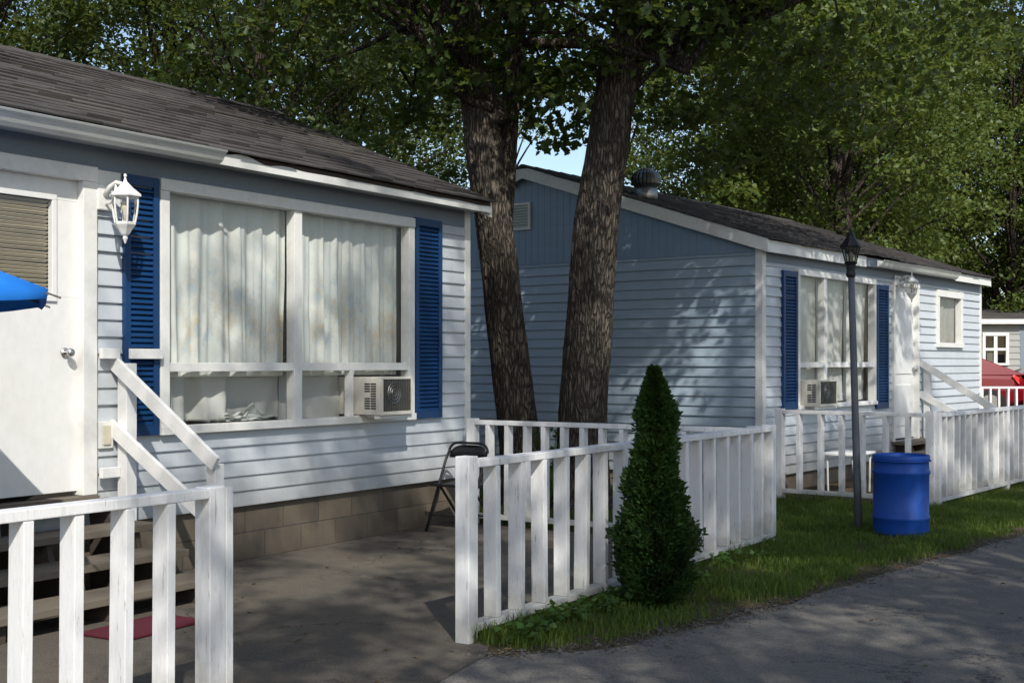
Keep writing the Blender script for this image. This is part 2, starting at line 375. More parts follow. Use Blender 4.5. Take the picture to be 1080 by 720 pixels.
# ------------------------------------------------------------------ ground, road, driveway
EDGE = [(-60, 3.0), (-9, 3.1), (-5.2, 3.12), (-4.63, 3.23), (-4.3, 3.5), (-4.07, 3.68), (-2.63, 3.99), (-.79, 4.22), (2, 4.67), (6, 5.25), (12, 6.1), (20, 7.2), (60, 12)]
def edge(u):
    for (a, b), (c, d) in zip(EDGE, EDGE[1:]):
        if a <= u <= c: return b + (d - b) * (u - a) / (c - a)
    return EDGE[-1][1]
mb = MB(); mb.add([(-400, -400, 0), (400, -400, 0), (400, 400, 0), (-400, 400, 0)], [(0, 1, 2, 3)])
tag(mb.build('ground', M['soil'], flip=False), kind='structure')
mb = MB(); us = [-60, -30, -15] + [-9 + .06 * i for i in range(int(22 / .06))] + [14, 17, 20, 30, 45, 60]
for i, u in enumerate(us):
    j = .10 + .09 * mnoise.noise(Vector((u * 1.3, 0, 3))) + .06 * mnoise.noise(Vector((u * 6, 1, 0))) + .015 * mnoise.noise(Vector((u * 19, 1, 0)))
    mb.v += [(u, edge(u) + j, .004), (u, edge(u) + 6.2, .004)]
    if i: mb.f.append((2*i-2, 2*i-1, 2*i+1, 2*i))
o = mb.build('road', M['road']); place(o, FA); tag(o, kind='structure')
mb = MB(); mb.add([(-9.7, 0, .008), (-.3, 0, .008), (-.3, 1.6, .008), (-.28, 3.05, .008), (-4.3, 3.08, .008), (-4.45, 3.2, .008), (-4.62, 3.3, .008), (-5.2, 3.42, .008), (-6.5, 3.36, .008), (-9.7, 3.3, .008)], [tuple(range(10))])
o = mb.build('driveway', M['drive']); place(o, FA); tag(o, kind='structure')

# ------------------------------------------------------------------ house pieces
def rows(mb, a0, a1, z0, z1, e, fn, holes=(), top=None):
    """lap siding: fn(a, d, z) -> point; a along the wall, d outwards"""
    z = z0; k = 0
    while z < z1 - .01:
        zt = min(z + e, z1); zc = (z + zt) / 2; iv = [(a0, a1)]
        for h0, h1, hz0, hz1 in holes:
            if hz0 < zc < hz1:
                nv = []
                for p, q in iv:
                    if h1 <= p or h0 >= q: nv.append((p, q)); continue
                    if h0 > p: nv.append((p, h0))
                    if h1 < q: nv.append((h1, q))
                iv = nv
        for p, q in iv:
            # a run is cut into a few lengths with slightly different set
            cuts = [p]
            while q - cuts[-1] > 4.6: cuts.append(cuts[-1] + random.uniform(2.6, 3.8))
            cuts.append(q)
            for c0, c1 in zip(cuts, cuts[1:]):
                t = .022 + random.uniform(-.004, .005)
                P = [(0, z), (t, z), (t, z + .008), (.004, zt - .001), (0, zt - .001)]
                n = len(P)
                mb.add([fn(c0, d, zz) for d, zz in P] + [fn(c1 - .0015, d, zz) for d, zz in P],
                       [tuple(range(n)), tuple(range(n, 2*n))] + [(i, (i+1) % n, n+(i+1) % n, n+i) for i in range(n)])
        z = zt; k += 1
def shingles(mb, u0, u1, ve, ze, vr, zr, ex=.14, tab=.30, lift=.008):
    L = math.hypot(vr - ve, zr - ze); dv, dz = (vr - ve) / L, (zr - ze) / L; nv, nz = -dz, dv
    if nz < 0: nv, nz = -nv, -nz
    n = int(L / ex); ex = L / n
    def P(u, s, h): return (u, ve + dv * s + nv * h, ze + dz * s + nz * h)
    for r in range(n):
        u = u0 - (tab / 2 if r % 2 else 0) + random.uniform(-.03, .03)
        while u < u1:
            a, b = max(u, u0), min(u + tab * random.uniform(.93, 1.06), u1)
            if b - a > .02:
                s0 = r * ex + random.uniform(-.008, .008) - (.025 if r == 0 else 0); s1 = (r + 1) * ex + .03
                h0 = lift + random.uniform(.002, .010) + (random.random() < .06) * .012; h1 = .002
                sg = .03 * mnoise.noise(Vector((u * .5, r * .25, 4)))
                mb.hexa([P(a, s0, sg), P(b - .004, s0, sg), P(b - .004, s1, sg - .004), P(a, s1, sg - .004),
                         P(a, s0, sg + h0), P(b - .004, s0, sg + h0 + random.uniform(-.003, .003)), P(b - .004, s1, sg + h1), P(a, s1, sg + h1)])
            u = b if b > u else u + tab
    return mb
def window(parent, u0, u1, z0, z1, mull, rail, fr=.085, pane_mat=None):
    """outer trim u0..u1, z0..z1; inner mullions at mull, transom at rail"""
    w_ = thing_part('window', parent)
    m = MB(); d0, d1 = -.05, .045
    m.box((u0, d0, z1 - fr), (u1, d1 + .008, z1)); m.box((u0, d0, z0), (u1, d1 + .02, z0 + fr * .7))
    m.box((u0, d0, z0 + fr * .7), (u0 + fr, d1, z1 - fr)); m.box((u1 - fr, d0, z0 + fr * .7), (u1, d1, z1 - fr))
    m.build('frame', M['trim'], w_, bevel=.004)
    xs = [u0 + fr] + list(mull) + [u1 - fr]; hw = .045
    for q in mull:
        mm = MB().box((q - hw, d0, z0 + fr * .7), (q + hw, d1 - .008, z1 - fr)); mm.build('mullion', M['trim'], w_, bevel=.003)
    for a, b in zip(xs, xs[1:]):
        a2 = a + (hw if a in mull else 0); b2 = b - (hw if b in mull else 0)
        if rail: MB().box((a2, d0 + .004, rail - .035), (b2, d1 - .014, rail + .03)).build('rail', M['trim'], w_, bevel=.003)
        zs = [(z0 + fr * .7, rail - .035), (rail + .03, z1 - fr)] if rail else [(z0 + fr * .7, z1 - fr)]
        for i, (p, q) in enumerate(zs):
            g = MB(); g.add([(a2, -.012, p), (b2, -.012, p), (b2, -.012, q), (a2, -.012, q)], [(0, 1, 2, 3)])
            g.build('pane', pane_mat or M['glass'], w_)
    return w_
def thing_part(name, parent):
    o = bpy.data.objects.new(name, None); col.objects.link(o); o.parent = parent; return o
def shutter(parent, u0, u1, z0, z1, mid=None):
    m = MB(); s = .05; d0, d1 = .018, .052
    m.box((u0, d0, z0), (u0 + s, d1, z1)); m.box((u1 - s, d0, z0), (u1, d1, z1))
    m.box((u0 + s, d0, z0), (u1 - s, d1, z0 + .07)); m.box((u0 + s, d0, z1 - .07), (u1 - s, d1, z1))
    bands = [(z0 + .07, z1 - .07)]
    if mid:
        m.box((u0 + s, d0, mid - .04), (u1 - s, d1, mid + .04)); bands = [(z0 + .07, mid - .04), (mid + .04, z1 - .07)]
    for a, b in bands:
        n = int((b - a) / .038); e = (b - a) / n
        for i in range(n):
            z = a + i * e
            m.prism([(d0, z + e * .2), (d1 - .006, z), (d1 - .006, z + e * .22), (d0 + .004, z + e * 1.0), (d0, z + e)], 'u', u0 + s, u1 - s)
    return m.build('shutter', M['shutter'], parent, bevel=.002)
def curtain(label, F, u0, u1, z0, z1, v, mat, amp=.03, freq=9, seed=0, group=None, ragged=0, name='curtain'):
    m = MB(); nu = int((u1 - u0) / .012) + 2; nz = 14; rnd = random.Random(seed); ph = rnd.uniform(0, 9)
    for i in range(nu):
        u = i * (u1 - u0) / (nu - 1)
        for k in range(nz + 1):
            f = k / nz; z = z0 + (z1 - z0) * f
            zz = z
            if k == 0 and ragged: zz += ragged * (.5 + .5 * mnoise.noise(Vector((u * 5, seed, 0))))
            q = u * freq + .35 * math.sin(u * 3 + ph) * 3 + .25 * (1 - f) * math.sin(u * 11 + ph)
            d = amp * (math.sin(q * 2.2 + ph) + .5 * math.sin(q * 5.1 + 2 * ph)) * (.55 + .45 * (1 - f)) + .012 * mnoise.noise(Vector((u * 9, f * 4, seed)))
            m.v.append((u + .01 * math.sin(q * 3 + f * 2), d, zz))
    for i in range(nu - 1):
        for k in range(nz):
            a = i * (nz + 1) + k; m.f.append((a, a + nz + 1, a + nz + 2, a + 1))
    o = m.build(name, mat, smooth=True, recalc=False); place(o, F, u0, v, 0); tag(o, label, 'curtain', group); return o

def lantern(F, u, v, z, label, sc_=1.0):
    """wall lantern hung from a curved arm; origin at the wall under the arm"""
    t = thing('wall_lantern', label, 'wall lamp', F.w(u, v, z), F.rz); t.scale = (sc_, sc_, sc_)
    m = MB(); m.box((-.065, 0, -.08), (.065, .025, .09)); m.build('back_plate', M['trim'], t, bevel=.01)
    arm = [(0, .02, .02), (.0, .07, .075), (0, .13, .10), (0, .19, .085), (0, .215, .03)]
    m = MB(); m.tube(arm, [.022, .018, .015, .013, .013], 10); m.tube([(0, .02, -.04), (0, .07, -.03), (0, .11, .0), (0, .13, .09)], .009, 8); m.build('arm', M['trim'], t, smooth=True)
    c = (0, .215); n = 6
    m = MB(); m.lathe([(.008, .15), (.012, .135), (.006, .125), (.010, .11), (.014, .098), (.05, .06), (.108, .012), (.108, .0), (.09, -.002)], n, c); m.build('cap', M['trim'], t)
    m = MB()
    prof = [(.084, 0), (.086, -.05), (.078, -.12), (.066, -.175)]
    for k in range(n):
        a = 2 * PI * k / n
        m.tube([(c[0] + r * math.cos(a), c[1] + r * math.sin(a), zz) for r, zz in prof], .0065, 6)
    for rr, zz in ((.084, -.004), (.066, -.175)): m.tube([(c[0] + rr * math.cos(2*PI*k/n), c[1] + rr * math.sin(2*PI*k/n), zz) for k in range(n + 1)], .007, 6)
    m.lathe([(.07, -.175), (.072, -.185), (.05, -.215), (.028, -.25), (.014, -.262), (.018, -.275), (.010, -.295), (.004, -.31)], n, c)
    m.build('cage', M['trim'], t)
    m = MB(); m.lathe([(.078, -.004), (.08, -.05), (.072, -.12), (.06, -.172)], n, c, cap=False); m.build('glass', M['glass'], t)
    m = MB(); m.lathe([(.012, -.172), (.012, -.11), (.022, -.085), (.026, -.06), (.018, -.035), (.004, -.025)], 12, c); m.build('bulb', M['cream'], t, smooth=True)
    return t

def window_ac(F, u0, u1, z0, z1, d, label):
    t = thing('air_conditioner', label, 'air conditioner', F.w(u0, 0, z0), F.rz); W = u1 - u0; H = z1 - z0
    m = MB(); th = .014
    m.box((0, -.2, 0), (W, d - .012, H)); m.build('case', M['ac'], t, bevel=.008)
    m = MB(); m.box((0, d - .012, 0), (W, d, .03)); m.box((0, d - .012, H - .02), (W, d, H)); m.box((0, d - .012, .03), (.03, d, H - .02)); m.box((W - .016, d - .012, .03), (W, d, H - .02))
    m.build('rear_frame', M['ac'], t, bevel=.003)
    m = MB(); m.add([(.03, d - .008, .03), (W - .016, d - .008, .03), (W - .016, d - .008, H - .02), (.03, d - .008, H - .02)], [(0, 1, 2, 3)])
    m.build('coil', M['foil'], t)
    m = MB(); cx, cz = W * .42, H * .58; R = H * .27
    for rr in (R, R * .7, R * .38): m.tube([(cx + rr * math.cos(2*PI*k/28), d - .004, cz + rr * math.sin(2*PI*k/28)) for k in range(29)], .0035, 5)
    for k in range(12): m.box((.03 + (W - .05) * k / 12, d - .007, .03), (.032 + (W - .05) * k / 12, d - .004, H - .02))
    m.build('fan_guard', M['galv'], t)
    m = MB()
    for k in range(11):
        for a, b in ((.13, .19), (.20, .26)):
            if 3 < a * 0 + k < 7 and a < .15 and k % 4 != 0: continue
            m.box((-.003, d * (a / .32), H * (.16 + .064 * k)), (.004, d * (b / .32), H * (.16 + .064 * k + .036)))
    m.build('side_vent', M['black'], t)
    m = MB(); m.box((-.02, 0.02, -.03), (W + .04, .05, -.004)); m.box((-.02, d - .06, -.03), (W + .05, d - .03, -.004)); m.box((.1, .05, -.028), (.13, d - .06, -.006)); m.build('bracket', M['trim'], t)
    return t

def stair(F, u0, u1, zs, vs, label, ru, rail, name='porch_steps'):
    t = thing(name, label, 'steps', F.w(u0, 0, 0), F.rz); L = u1 - u0
    for z, (a, b) in zip(zs, vs):
        MB().box((0, a, z - .045), (L, b, z)).build('tread', M['wood'], t, bevel=.004)
    for x in (.12, L * .5, L - .16):
        m = MB(); pr = [(.02, 0)]
        pr = [(.02, 0), (vs[-1][1] - .06, 0)]
        for z, (a, b) in list(zip(zs, vs))[::-1]:
            pr += [(b - .05, z - .046), (a + .01, z - .046)]
        pr2 = [pr[0], pr[1]] + [p for p in pr[2:]]
        m.prism(pr2, 'u', x, x + .04); m.build('stringer', M['darkwood'], t)
    return t

def cottage(label, F, u0, u1, W, zf, ztop, e, ev, ez, ridge_v, slope, openings, gable_split, name='cottage', roof_u=(-.12, .12), gable_at='low', vent=None, front_rows=True):
    """body shared by the cottages. wall planes: front v=0, back v=-W. zf siding bottom, ztop siding top, ez roof surface at eave v=ev"""
    H = thing(name, label, 'cottage', F.w(0, 0, 0), F.rz)
    zr = ez + slope * (ev - ridge_v)
    def roofz(v): return ez + slope * (ev - v) if v > ridge_v else zr - (ridge_v - v) * (zr - ez + .02) / (W + ridge_v + ev)
    m = MB(); rows(m, u0 + .07, u1 - .07, zf, ztop, e, lambda a, d, z: (a, d, z), [(a + .04, b - .04, c, d) for a, b, c, d in openings])
    m.build('wall', M['siding'], H)
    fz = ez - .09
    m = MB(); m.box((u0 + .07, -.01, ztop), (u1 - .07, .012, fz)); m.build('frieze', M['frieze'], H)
    # ends
    for side, uu, sg in (('a', u0, -1), ('b', u1, 1)):
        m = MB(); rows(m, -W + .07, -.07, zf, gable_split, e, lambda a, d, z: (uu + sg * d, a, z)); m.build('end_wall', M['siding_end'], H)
        m = MB(); s = -W + .07; st = .10
        while s < -.07 - .01:
            s2 = min(s + st, -.07); a, b = s + .006, s2 - .006; x0, x1 = sorted((uu, uu + sg * .008)); th = .13
            m.hexa([(x0, a, gable_split + .002), (x1, a, gable_split + .002), (x1, b, gable_split + .002), (x0, b, gable_split + .002),
                    (x0, a, max(roofz(a) - th, gable_split + .01)), (x1, a, max(roofz(a) - th, gable_split + .01)), (x1, b, max(roofz(b) - th, gable_split + .01)), (x0, b, max(roofz(b) - th, gable_split + .01))])
            x0, x1 = sorted((uu, uu + sg * .0045))
            m.hexa([(x0, b, gable_split + .002), (x1, b, gable_split + .002), (x1, b + .012, gable_split + .002), (x0, b + .012, gable_split + .002),
                    (x0, b, max(roofz(b) - th, gable_split + .01)), (x1, b, max(roofz(b) - th, gable_split + .01)), (x1, b + .012, max(roofz(b) - th, gable_split + .01)), (x0, b + .012, max(roofz(b) - th, gable_split + .01))])
            s = s2
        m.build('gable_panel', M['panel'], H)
        x0, x1 = sorted((uu - sg * .07, uu + sg * .022))
        m = MB(); m.box((x0, -.07, zf - .01), (x1, .022, fz - .002)); m.build('corner_trim', M['trim'], H, bevel=.003)
        m = MB(); m.box((x0, -W - .022, zf - .01), (x1, -W + .07, fz - .002)); m.build('corner_trim', M['trim'], H)
        # rake boards
        ru = roof_u[0] + u0 if sg < 0 else roof_u[1] + u1
        x0, x1 = sorted((ru, ru - sg * .025)); m = MB()
        for va, vb in ((ev, ridge_v), (ridge_v, -W - ev)):
            za, zb = roofz(va) - .02, roofz(vb) - .02
            m.hexa([(x0, va, za - .15), (x1, va, za - .15), (x1, vb, zb - .15), (x0, vb, zb - .15), (x0, va, za), (x1, va, za), (x1, vb, zb), (x0, vb, zb)])
        m.build('rake_board', M['trim'], H)
    m = MB(); m.box((u0, -W - .02, zf), (u1, -W, ez - .12)); m.build('back_wall', M['siding'], H)
    m = MB(); m.box((u0 + .03, -W + .03, zf + .01), (u1 - .03, -.35, zf + .05)); m.box((u0 + .03, -W + .03, ez - .16), (u1 - .03, -.03, ez - .12)); m.box((u0 + .03, -2.6, zf + .05), (u1 - .03, -2.55, ez - .16))
    m.build('room', M['inside'], H)
    m = MB(); m.box((u0 + .02, -W + .02, -.02), (u1 - .02, -.02, zf - .004)); m.build('foundation', M['block'], H)
    # roof
    ra, rb = u0 + roof_u[0], u1 + roof_u[1]
    rf = MB(); zb = roofz(-W - ev)
    rf.prism([(ev - .01, ez - .03), (ridge_v, zr - .03), (-W - ev + .01, zb - .03), (-W - ev + .01, zb - .11), (ridge_v, zr - .11), (ev - .01, ez - .11)], 'u', ra + .026, rb - .026)
    roof = rf.build('roof', M['darkwood'], H)
    m = MB(); shingles(m, ra - .015, rb + .015, ev + .02, ez - .02, ridge_v, zr - .012); shingles(m, ra - .015, rb + .015, -W - ev - .02, zb - .02, ridge_v, zr - .012, ex=.28, tab=.6)
    u = ra
    while u < rb - .05:
        m.hexa([(u, ridge_v + .13, zr - .05), (u + .29, ridge_v + .13, zr - .05), (u + .29, ridge_v - .13, zr - .05), (u, ridge_v - .13, zr - .05), (u, ridge_v + .02, zr + .012), (u + .29, ridge_v + .02, zr + .004), (u + .29, ridge_v - .02, zr + .004), (u, ridge_v - .02, zr + .012)]); u += .28
    m.build('shingles', M['shingle'], roof)
    m = MB(); m.box((ra + .03, .013, fz - .022), (rb - .03, ev - .03, fz - .002)); m.build('soffit', M['gutter'], H)
    return H, roofz, fz, zr

# ================================================================== cottage near
eA = .1145
openA = [(-5.52, -4.42, .5, 2.72), (-3.85, -.90, 1.0, 2.79)]
HA, rzA, fzA, zrA = cottage('near pale blue cottage with picture window and blue shutters beside the white door', FA, -9.6, 0, 5.0, .42, 2.795, eA, .23, 3.06, -2.5, .41, openA, 2.80, roof_u=(-.1, .08))
# white fascia shaped as sunlit part, dark one as shingle shadow; gutter stops short
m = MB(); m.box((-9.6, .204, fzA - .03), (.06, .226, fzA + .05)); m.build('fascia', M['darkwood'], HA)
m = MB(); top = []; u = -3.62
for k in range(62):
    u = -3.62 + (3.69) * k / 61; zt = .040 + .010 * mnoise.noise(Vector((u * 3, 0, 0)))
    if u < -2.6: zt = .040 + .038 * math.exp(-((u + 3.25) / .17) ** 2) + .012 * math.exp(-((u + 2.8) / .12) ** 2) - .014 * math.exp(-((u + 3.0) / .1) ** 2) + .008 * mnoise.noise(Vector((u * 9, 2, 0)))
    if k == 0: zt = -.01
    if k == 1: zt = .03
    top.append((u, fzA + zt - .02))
m.prism([(top[0][0], fzA - .04)] + top + [(top[-1][0], fzA - .04)], 'v', .227, .234); m.build('sunlit_fascia', M['trim'], HA)
m = MB(); z = fzA + .045
m.prism([(v_ + .03, z_) for v_, z_ in [(.197, z + .01), (.197, z - .085), (.225, z - .092), (.262, z - .07), (.285, z - .03), (.305, z - .012), (.312, z), (.300, z + .004), (.296, z - .006), (.277, z - .022), (.255, z - .06), (.222, z - .082), (.203, z - .078), (.203, z + .01)]], 'u', -9.6, -3.5)
m.build('gutter', M['gutter'], HA)
# door
D = thing_part('door', HA)
m = MB(); m.box((-5.52, -.06, .63), (-5.42, .05, 2.70)); m.box((-4.52, -.06, .63), (-4.405, .05, 2.70)); m.box((-5.52, -.06, 2.70), (-4.405, .058, 2.80)); m.build('frame', M['trim'], D, bevel=.005)
m = MB(); m.box((-5.42, -.05, .66), (-4.52, -.012, 1.93)); m.box((-5.42, -.05, 2.56), (-4.52, -.012, 2.70)); m.box((-5.42, -.05, 1.93), (-5.26, -.012, 2.56)); m.box((-4.72, -.05, 1.93), (-4.52, -.012, 2.56)); m.build('leaf', M['door'], D, bevel=.003)
m = MB(); m.box((-5.29, -.012, 1.90), (-4.69, .004, 1.935)); m.box((-5.29, -.012, 2.555), (-4.69, .004, 2.59)); m.box((-5.29, -.012, 1.935), (-5.255, .004, 2.555)); m.box((-4.725, -.012, 1.935), (-4.69, .004, 2.555)); m.build('pane_trim', M['door'], D, bevel=.003)
m = MB(); m.add([(-5.255, -.016, 1.935), (-4.725, -.016, 1.935), (-4.725, -.016, 2.555), (-5.255, -.016, 2.555)], [(0, 1, 2, 3)]); m.build('pane', M['glass'], D)
m = MB()
for k in range(24):
    z = 1.945 + k * .0255; b = random.uniform(-.004, .004); c = -.006 if k % 5 else -.012
    m.hexa([(-5.25, -.060, z), (-4.73, -.060, z + b), (-4.73, -.034, z + .016 + b), (-5.25, -.034, z + .016), (-5.25, -.060, z + .002), (-4.73, -.060, z + .002 + b), (-4.73, -.034, z + .018 + b), (-5.25, -.034, z + .018)])
m.build('blind', M['blind'], D)
m = MB(); kx, kz = -4.62, 1.57
m.tube([(kx, -.012, kz), (kx, -.002, kz)], .032, 16); m.tube([(kx, -.002, kz), (kx, .028, kz), (kx, .034, kz), (kx, .05, kz), (kx, .066, kz), (kx, .07, kz)], [.012, .012, .024, .030, .022, .008], 16); m.build('handle', M['steel'], D, smooth=True)
m = MB(); m.box((-5.50, -.06, .595), (-4.42, .09, .628)); m.build('sill', M['wood'], D)
window(HA, -3.855, -.895, .995, 2.80, [-2.425], 1.475, .085)
m = MB(); m.box((-1.78, -.03, 1.055), (-1.735, .03, 1.44)); m.build('window_strip', M['trim'], HA)
shutter(HA, -4.175, -3.872, 1.0, 2.79); shutter(HA, -.885, -.48, 1.0, 2.812)
m = MB(); m.box((-4.43, .018, 2.56), (-4.20, .034, 2.79)); m.build('lamp_block', M['trim'], HA)
m = MB(); m.box((-4.385, .018, .93), (-4.265, .04, 1.11)); m.build('outlet_box', M['trim'], HA, bevel=.004)
m = MB(); m.box((-4.355, .04, .955), (-4.295, .052, 1.085)); m.build('outlet_cover', M['cream'], HA, bevel=.004)
lantern(FA, -4.345, .034, 2.60, 'white six sided glass lantern on the near cottage between the door and the blue shutter', 1.0)
window_ac(FA, -1.70, -1.27, 1.065, 1.385, .30, 'boxy beige air conditioner sticking out of the large near window under its right pane')
curtain('pale floral sheer curtain behind the left half of the near picture window', FA, -3.80, -2.44, 1.40, 2.76, -.10, M['curtain'], .022, 14, 3)
curtain('pale floral sheer curtain behind the right half of the near picture window', FA, -2.42, -.95, 1.40, 2.76, -.10, M['curtain'], .022, 13, 11)
curtain('crumpled dim curtain hem showing in the lower left pane of the near picture window', FA, -3.80, -2.44, 1.02, 1.50, -.15, M['curtain_mid'], .06, 4.5, 5, ragged=.16)
curtain('plain grey curtain hem showing in the lower pane beside the air conditioner', FA, -2.42, -1.72, 1.02, 1.50, -.16, M['curtain_mid'], .02, 5, 8)
# a crumpled white cloth caught against the lower left pane
m = MB(); nx, nz = 26, 14
for i in range(nx + 1):
    for k in range(nz + 1):
        x = .52 * i / nx; f = k / nz
        hgt = .05 + .42 * abs(mnoise.noise(Vector((x * 4.2, 3, 1)))) * math.sin(PI * min(1, x / .52)) + .02 * mnoise.noise(Vector((x * 13, 0, 0)))
        m.v.append((x + .05 * mnoise.noise(Vector((x * 7, f * 5, 2))), .05 * mnoise.noise(Vector((x * 11, f * 5, 7))), .0 + hgt * f))
for i in range(nx):
    for k in range(nz):
        a = i * (nz + 1) + k; m.f.append((a, a + nz + 1, a + nz + 2, a + 1))
o = m.build('cloth', M['curtain_plain'], recalc=False); place(o, FA, -3.15, -.085, 1.06); tag(o, 'crumpled white cloth bunched against the lower left pane of the near window', 'cloth')
# steps and hand rails at the near door
stair(FA, -5.95, -4.28, [.60, .46, .31, .16], [(.0, .24), (.22, .50), (.48, .78), (.76, 1.06)], 'weathered grey wooden steps leading up to the near white door', None, None)
def handrail(F, u, label, z0, z1, v1, zl0, zl1, topz0, board=None):
    t = thing('handrail', label, 'handrail', F.w(u, 0, 0), F.rz)
    MB().box((-.045, .055, 0), (.045, .145, z0 - .03)).build('post', M['white'], t, bevel=.004)
    zz = lambda v: z0 + (z1 - z0) * v / v1
    MB().box((-.04, v1 - .11, 0), (.04, v1 - .03, zz(v1 - .07) - .05)).build('post', M['white'], t, bevel=.004)
    MB().bar((-.062, .0, z0), (-.062, v1, z1), .03, .10).build('rail', M['white'], t, bevel=.004)
    MB().bar((-.062, .0, zl0), (-.062, v1 - .05, zl1), .03, .10).build('rail', M['white'], t, bevel=.004)
    if board:
        for z, a, b in board: MB().box((a, .056, z - .035), (b, .09, z + .035)).build('wall_board', M['white'], t, bevel=.004)
    return t
handrail(FA, -4.2, 'white sloping double handrail beside the near cottage steps', 1.53, .86, 1.0, 1.08, .50, 1.55, [(1.565, -.2, -.048), (1.565, .048, .33), (.77, -.2, -.048)])
m = MB(); m.box((0, 0, .012), (.62, .36, .026)); o = m.build('door_mat', M['mat'], bevel=.004); place(o, FA, -5.45, 1.16, 0, .05); tag(o, 'dark red door mat lying on the driveway below the steps', 'door mat')

# ================================================================== cottage far
openB = [(.875, 3.335, 1.0, 2.6), (3.93, 4.96, .4, 2.6), (5.75, 6.95, 1.80, 2.6)]
HB, rzB, fzB, zrB = cottage('farther blue cottage with gable end facing the trees and three pane window', FB, 0, 7.9, 6.7, .20, 2.66, .115, .14, 2.915, -3.3, .327, openB, 2.765, roof_u=(-.13, .13))
MB().box((-.12, .114, fzB - .075), (2.75, .137, fzB + .06)).build('fascia', M['trim'], HB); MB().box((6.3, .114, fzB - .07), (8.02, .137, fzB + .05)).build('fascia', M['trim'], HB)
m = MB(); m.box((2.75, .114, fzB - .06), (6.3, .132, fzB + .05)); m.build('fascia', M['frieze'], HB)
m = MB(); z = fzB + .035
m.prism([(.139, z), (.139, z - .085), (.17, z - .092), (.205, z - .07), (.225, z - .03), (.25, z), (.243, z + .003), (.215, z - .03), (.19, z - .065), (.146, z - .08), (.146, z)], 'u', 3.1, 6.2)
m.build('gutter', M['gutter'], HB)
window(HB, .87, 3.335, .95, 2.62, [1.69, 2.575], 1.485, .07)
window(HB, 5.75, 6.93, 1.74, 2.60, [], None, .10)
shutter(HB, .47, .862, .96, 2.585); shutter(HB, 3.345, 3.77, .89, 2.56)
D = thing_part('door', HB)
m = MB(); m.box((3.95, -.06, .42), (4.01, .05, 2.58)); m.box((4.9, -.06, .42), (4.96, .05, 2.58)); m.box((3.95, -.06, 2.58), (4.96, .058, 2.65)); m.build('frame', M['trim'], D)
m = MB(); m.box((4.01, -.05, .45), (4.9, -.01, 2.58)); m.build('leaf', M['door'], D)
for z0, z1 in ((.62, 1.2), (1.35, 2.42)):
    m = MB(); m.box((4.13, -.01, z0), (4.78, .004, z1)); m.build('panel', M['door'], D, bevel=.008)
m = MB(); m.tube([(4.83, -.01, 1.42), (4.83, .04, 1.42), (4.83, .06, 1.42)], [.014, .03, .02], 12); m.build('handle', M['steel'], D)
m = MB(); m.box((4.05, .018, 2.52), (4.28, .03, 2.72)); m.build('lamp_block', M['trim'], HB)
lantern(FB, 4.16, .03, 2.62, 'white lantern beside the door of the farther cottage', .9)
window_ac(FB, 1.0, 1.52, .985, 1.30, .26, 'small white air conditioner in the farther cottage window by its blue shutter')
curtain('white curtain behind the left pane of the farther cottage window', FB, .93, 1.67, 1.02, 2.56, -.09, M['curtain_plain'], .03, 7, 21)
curtain('white curtain behind the middle pane of the farther cottage window', FB, 1.72, 2.56, 1.02, 2.56, -.09, M['curtain_plain'], .03, 6, 22)
curtain('white curtain behind the pane of the farther cottage window next to the door', FB, 2.6, 3.3, 1.02, 2.56, -.09, M['curtain_plain'], .03, 7, 23)
curtain('tan curtain drawn across the small square window of the farther cottage', FB, 5.82, 6.86, 1.78, 2.55, -.08, M['curtain_dim'], .02, 6, 24)
# gable louvre
V = thing_part('gable_vent', HB)
m = MB(); a0, a1, b0, b1 = -3.56, -3.24, 3.22, 3.57; x0, x1 = -.045, -.012
m.box((x0, a0, b0), (x1, a0 + .03, b1)); m.box((x0, a1 - .03, b0), (x1, a1, b1)); m.box((x0, a0 + .03, b0), (x1, a1 - .03, b0 + .03)); m.box((x0, a0 + .03, b1 - .03), (x1, a1 - .03, b1)); m.build('frame', M['trim'], V)
m = MB()
for k in range(8):
    z = b0 + .035 + k * .0355
    m.hexa([(x0 + .004, a0 + .03, z), (x1, a0 + .03, z + .025), (x1, a1 - .03, z + .025), (x0 + .004, a1 - .03, z), (x0 + .004, a0 + .03, z + .008), (x1, a0 + .03, z + .033), (x1, a1 - .03, z + .033), (x0 + .004, a1 - .03, z + .008)])
m.build('louvres', M['gutter'], V)
# turbine roof vent
T = thing_part('roof_vent', HB); cx, cy = .78, -2.0; zb = rzB(cy)
m = MB(); m.lathe([(.15, zb - .1), (.15, zb + .10), (.135, zb + .12)], 20, (cx, cy)); m.build('collar', M['galv'], T, smooth=True)
m = MB(); n = 22
for k in range(n):
    a = 2 * PI * k / n; pr = [(.13, .12), (.185, .17), (.20, .23), (.17, .30), (.10, .345)]
    for (r0, h0), (r1, h1) in zip(pr, pr[1:]):
        q = []
        for r, h in ((r0, h0), (r1, h1)):
            for da in (0, .22): q.append((cx + r * (1 - da * .3) * math.cos(a + da), cy + r * (1 - da * .3) * math.sin(a + da), zb + h))
        m.add(q, [(0, 1, 3, 2)])
m.build('fins', M['galv'], T, recalc=False)
m = MB(); m.lathe([(.11, zb + .335), (.10, zb + .36), (.03, zb + .375)], 20, (cx, cy)); m.build('cap', M['galv'], T, smooth=True)
m = MB(); m.lathe([(.11, zb + .12), (.15, zb + .2), (.12, zb + .3), (.06, zb + .34)], 14, (cx, cy)); m.build('core', M['darkwood'], T)
stair(FB, 3.95, 5.2, [.42, .29, .15], [(.02, .30), (.28, .58), (.56, .88)], 'dark wooden steps under the door of the farther cottage', None, None)
handrail(FB, 5.15, 'white sloping handrail beside the farther cottage door', 1.52, .74, 1.25, 1.06, .42, 1.5)

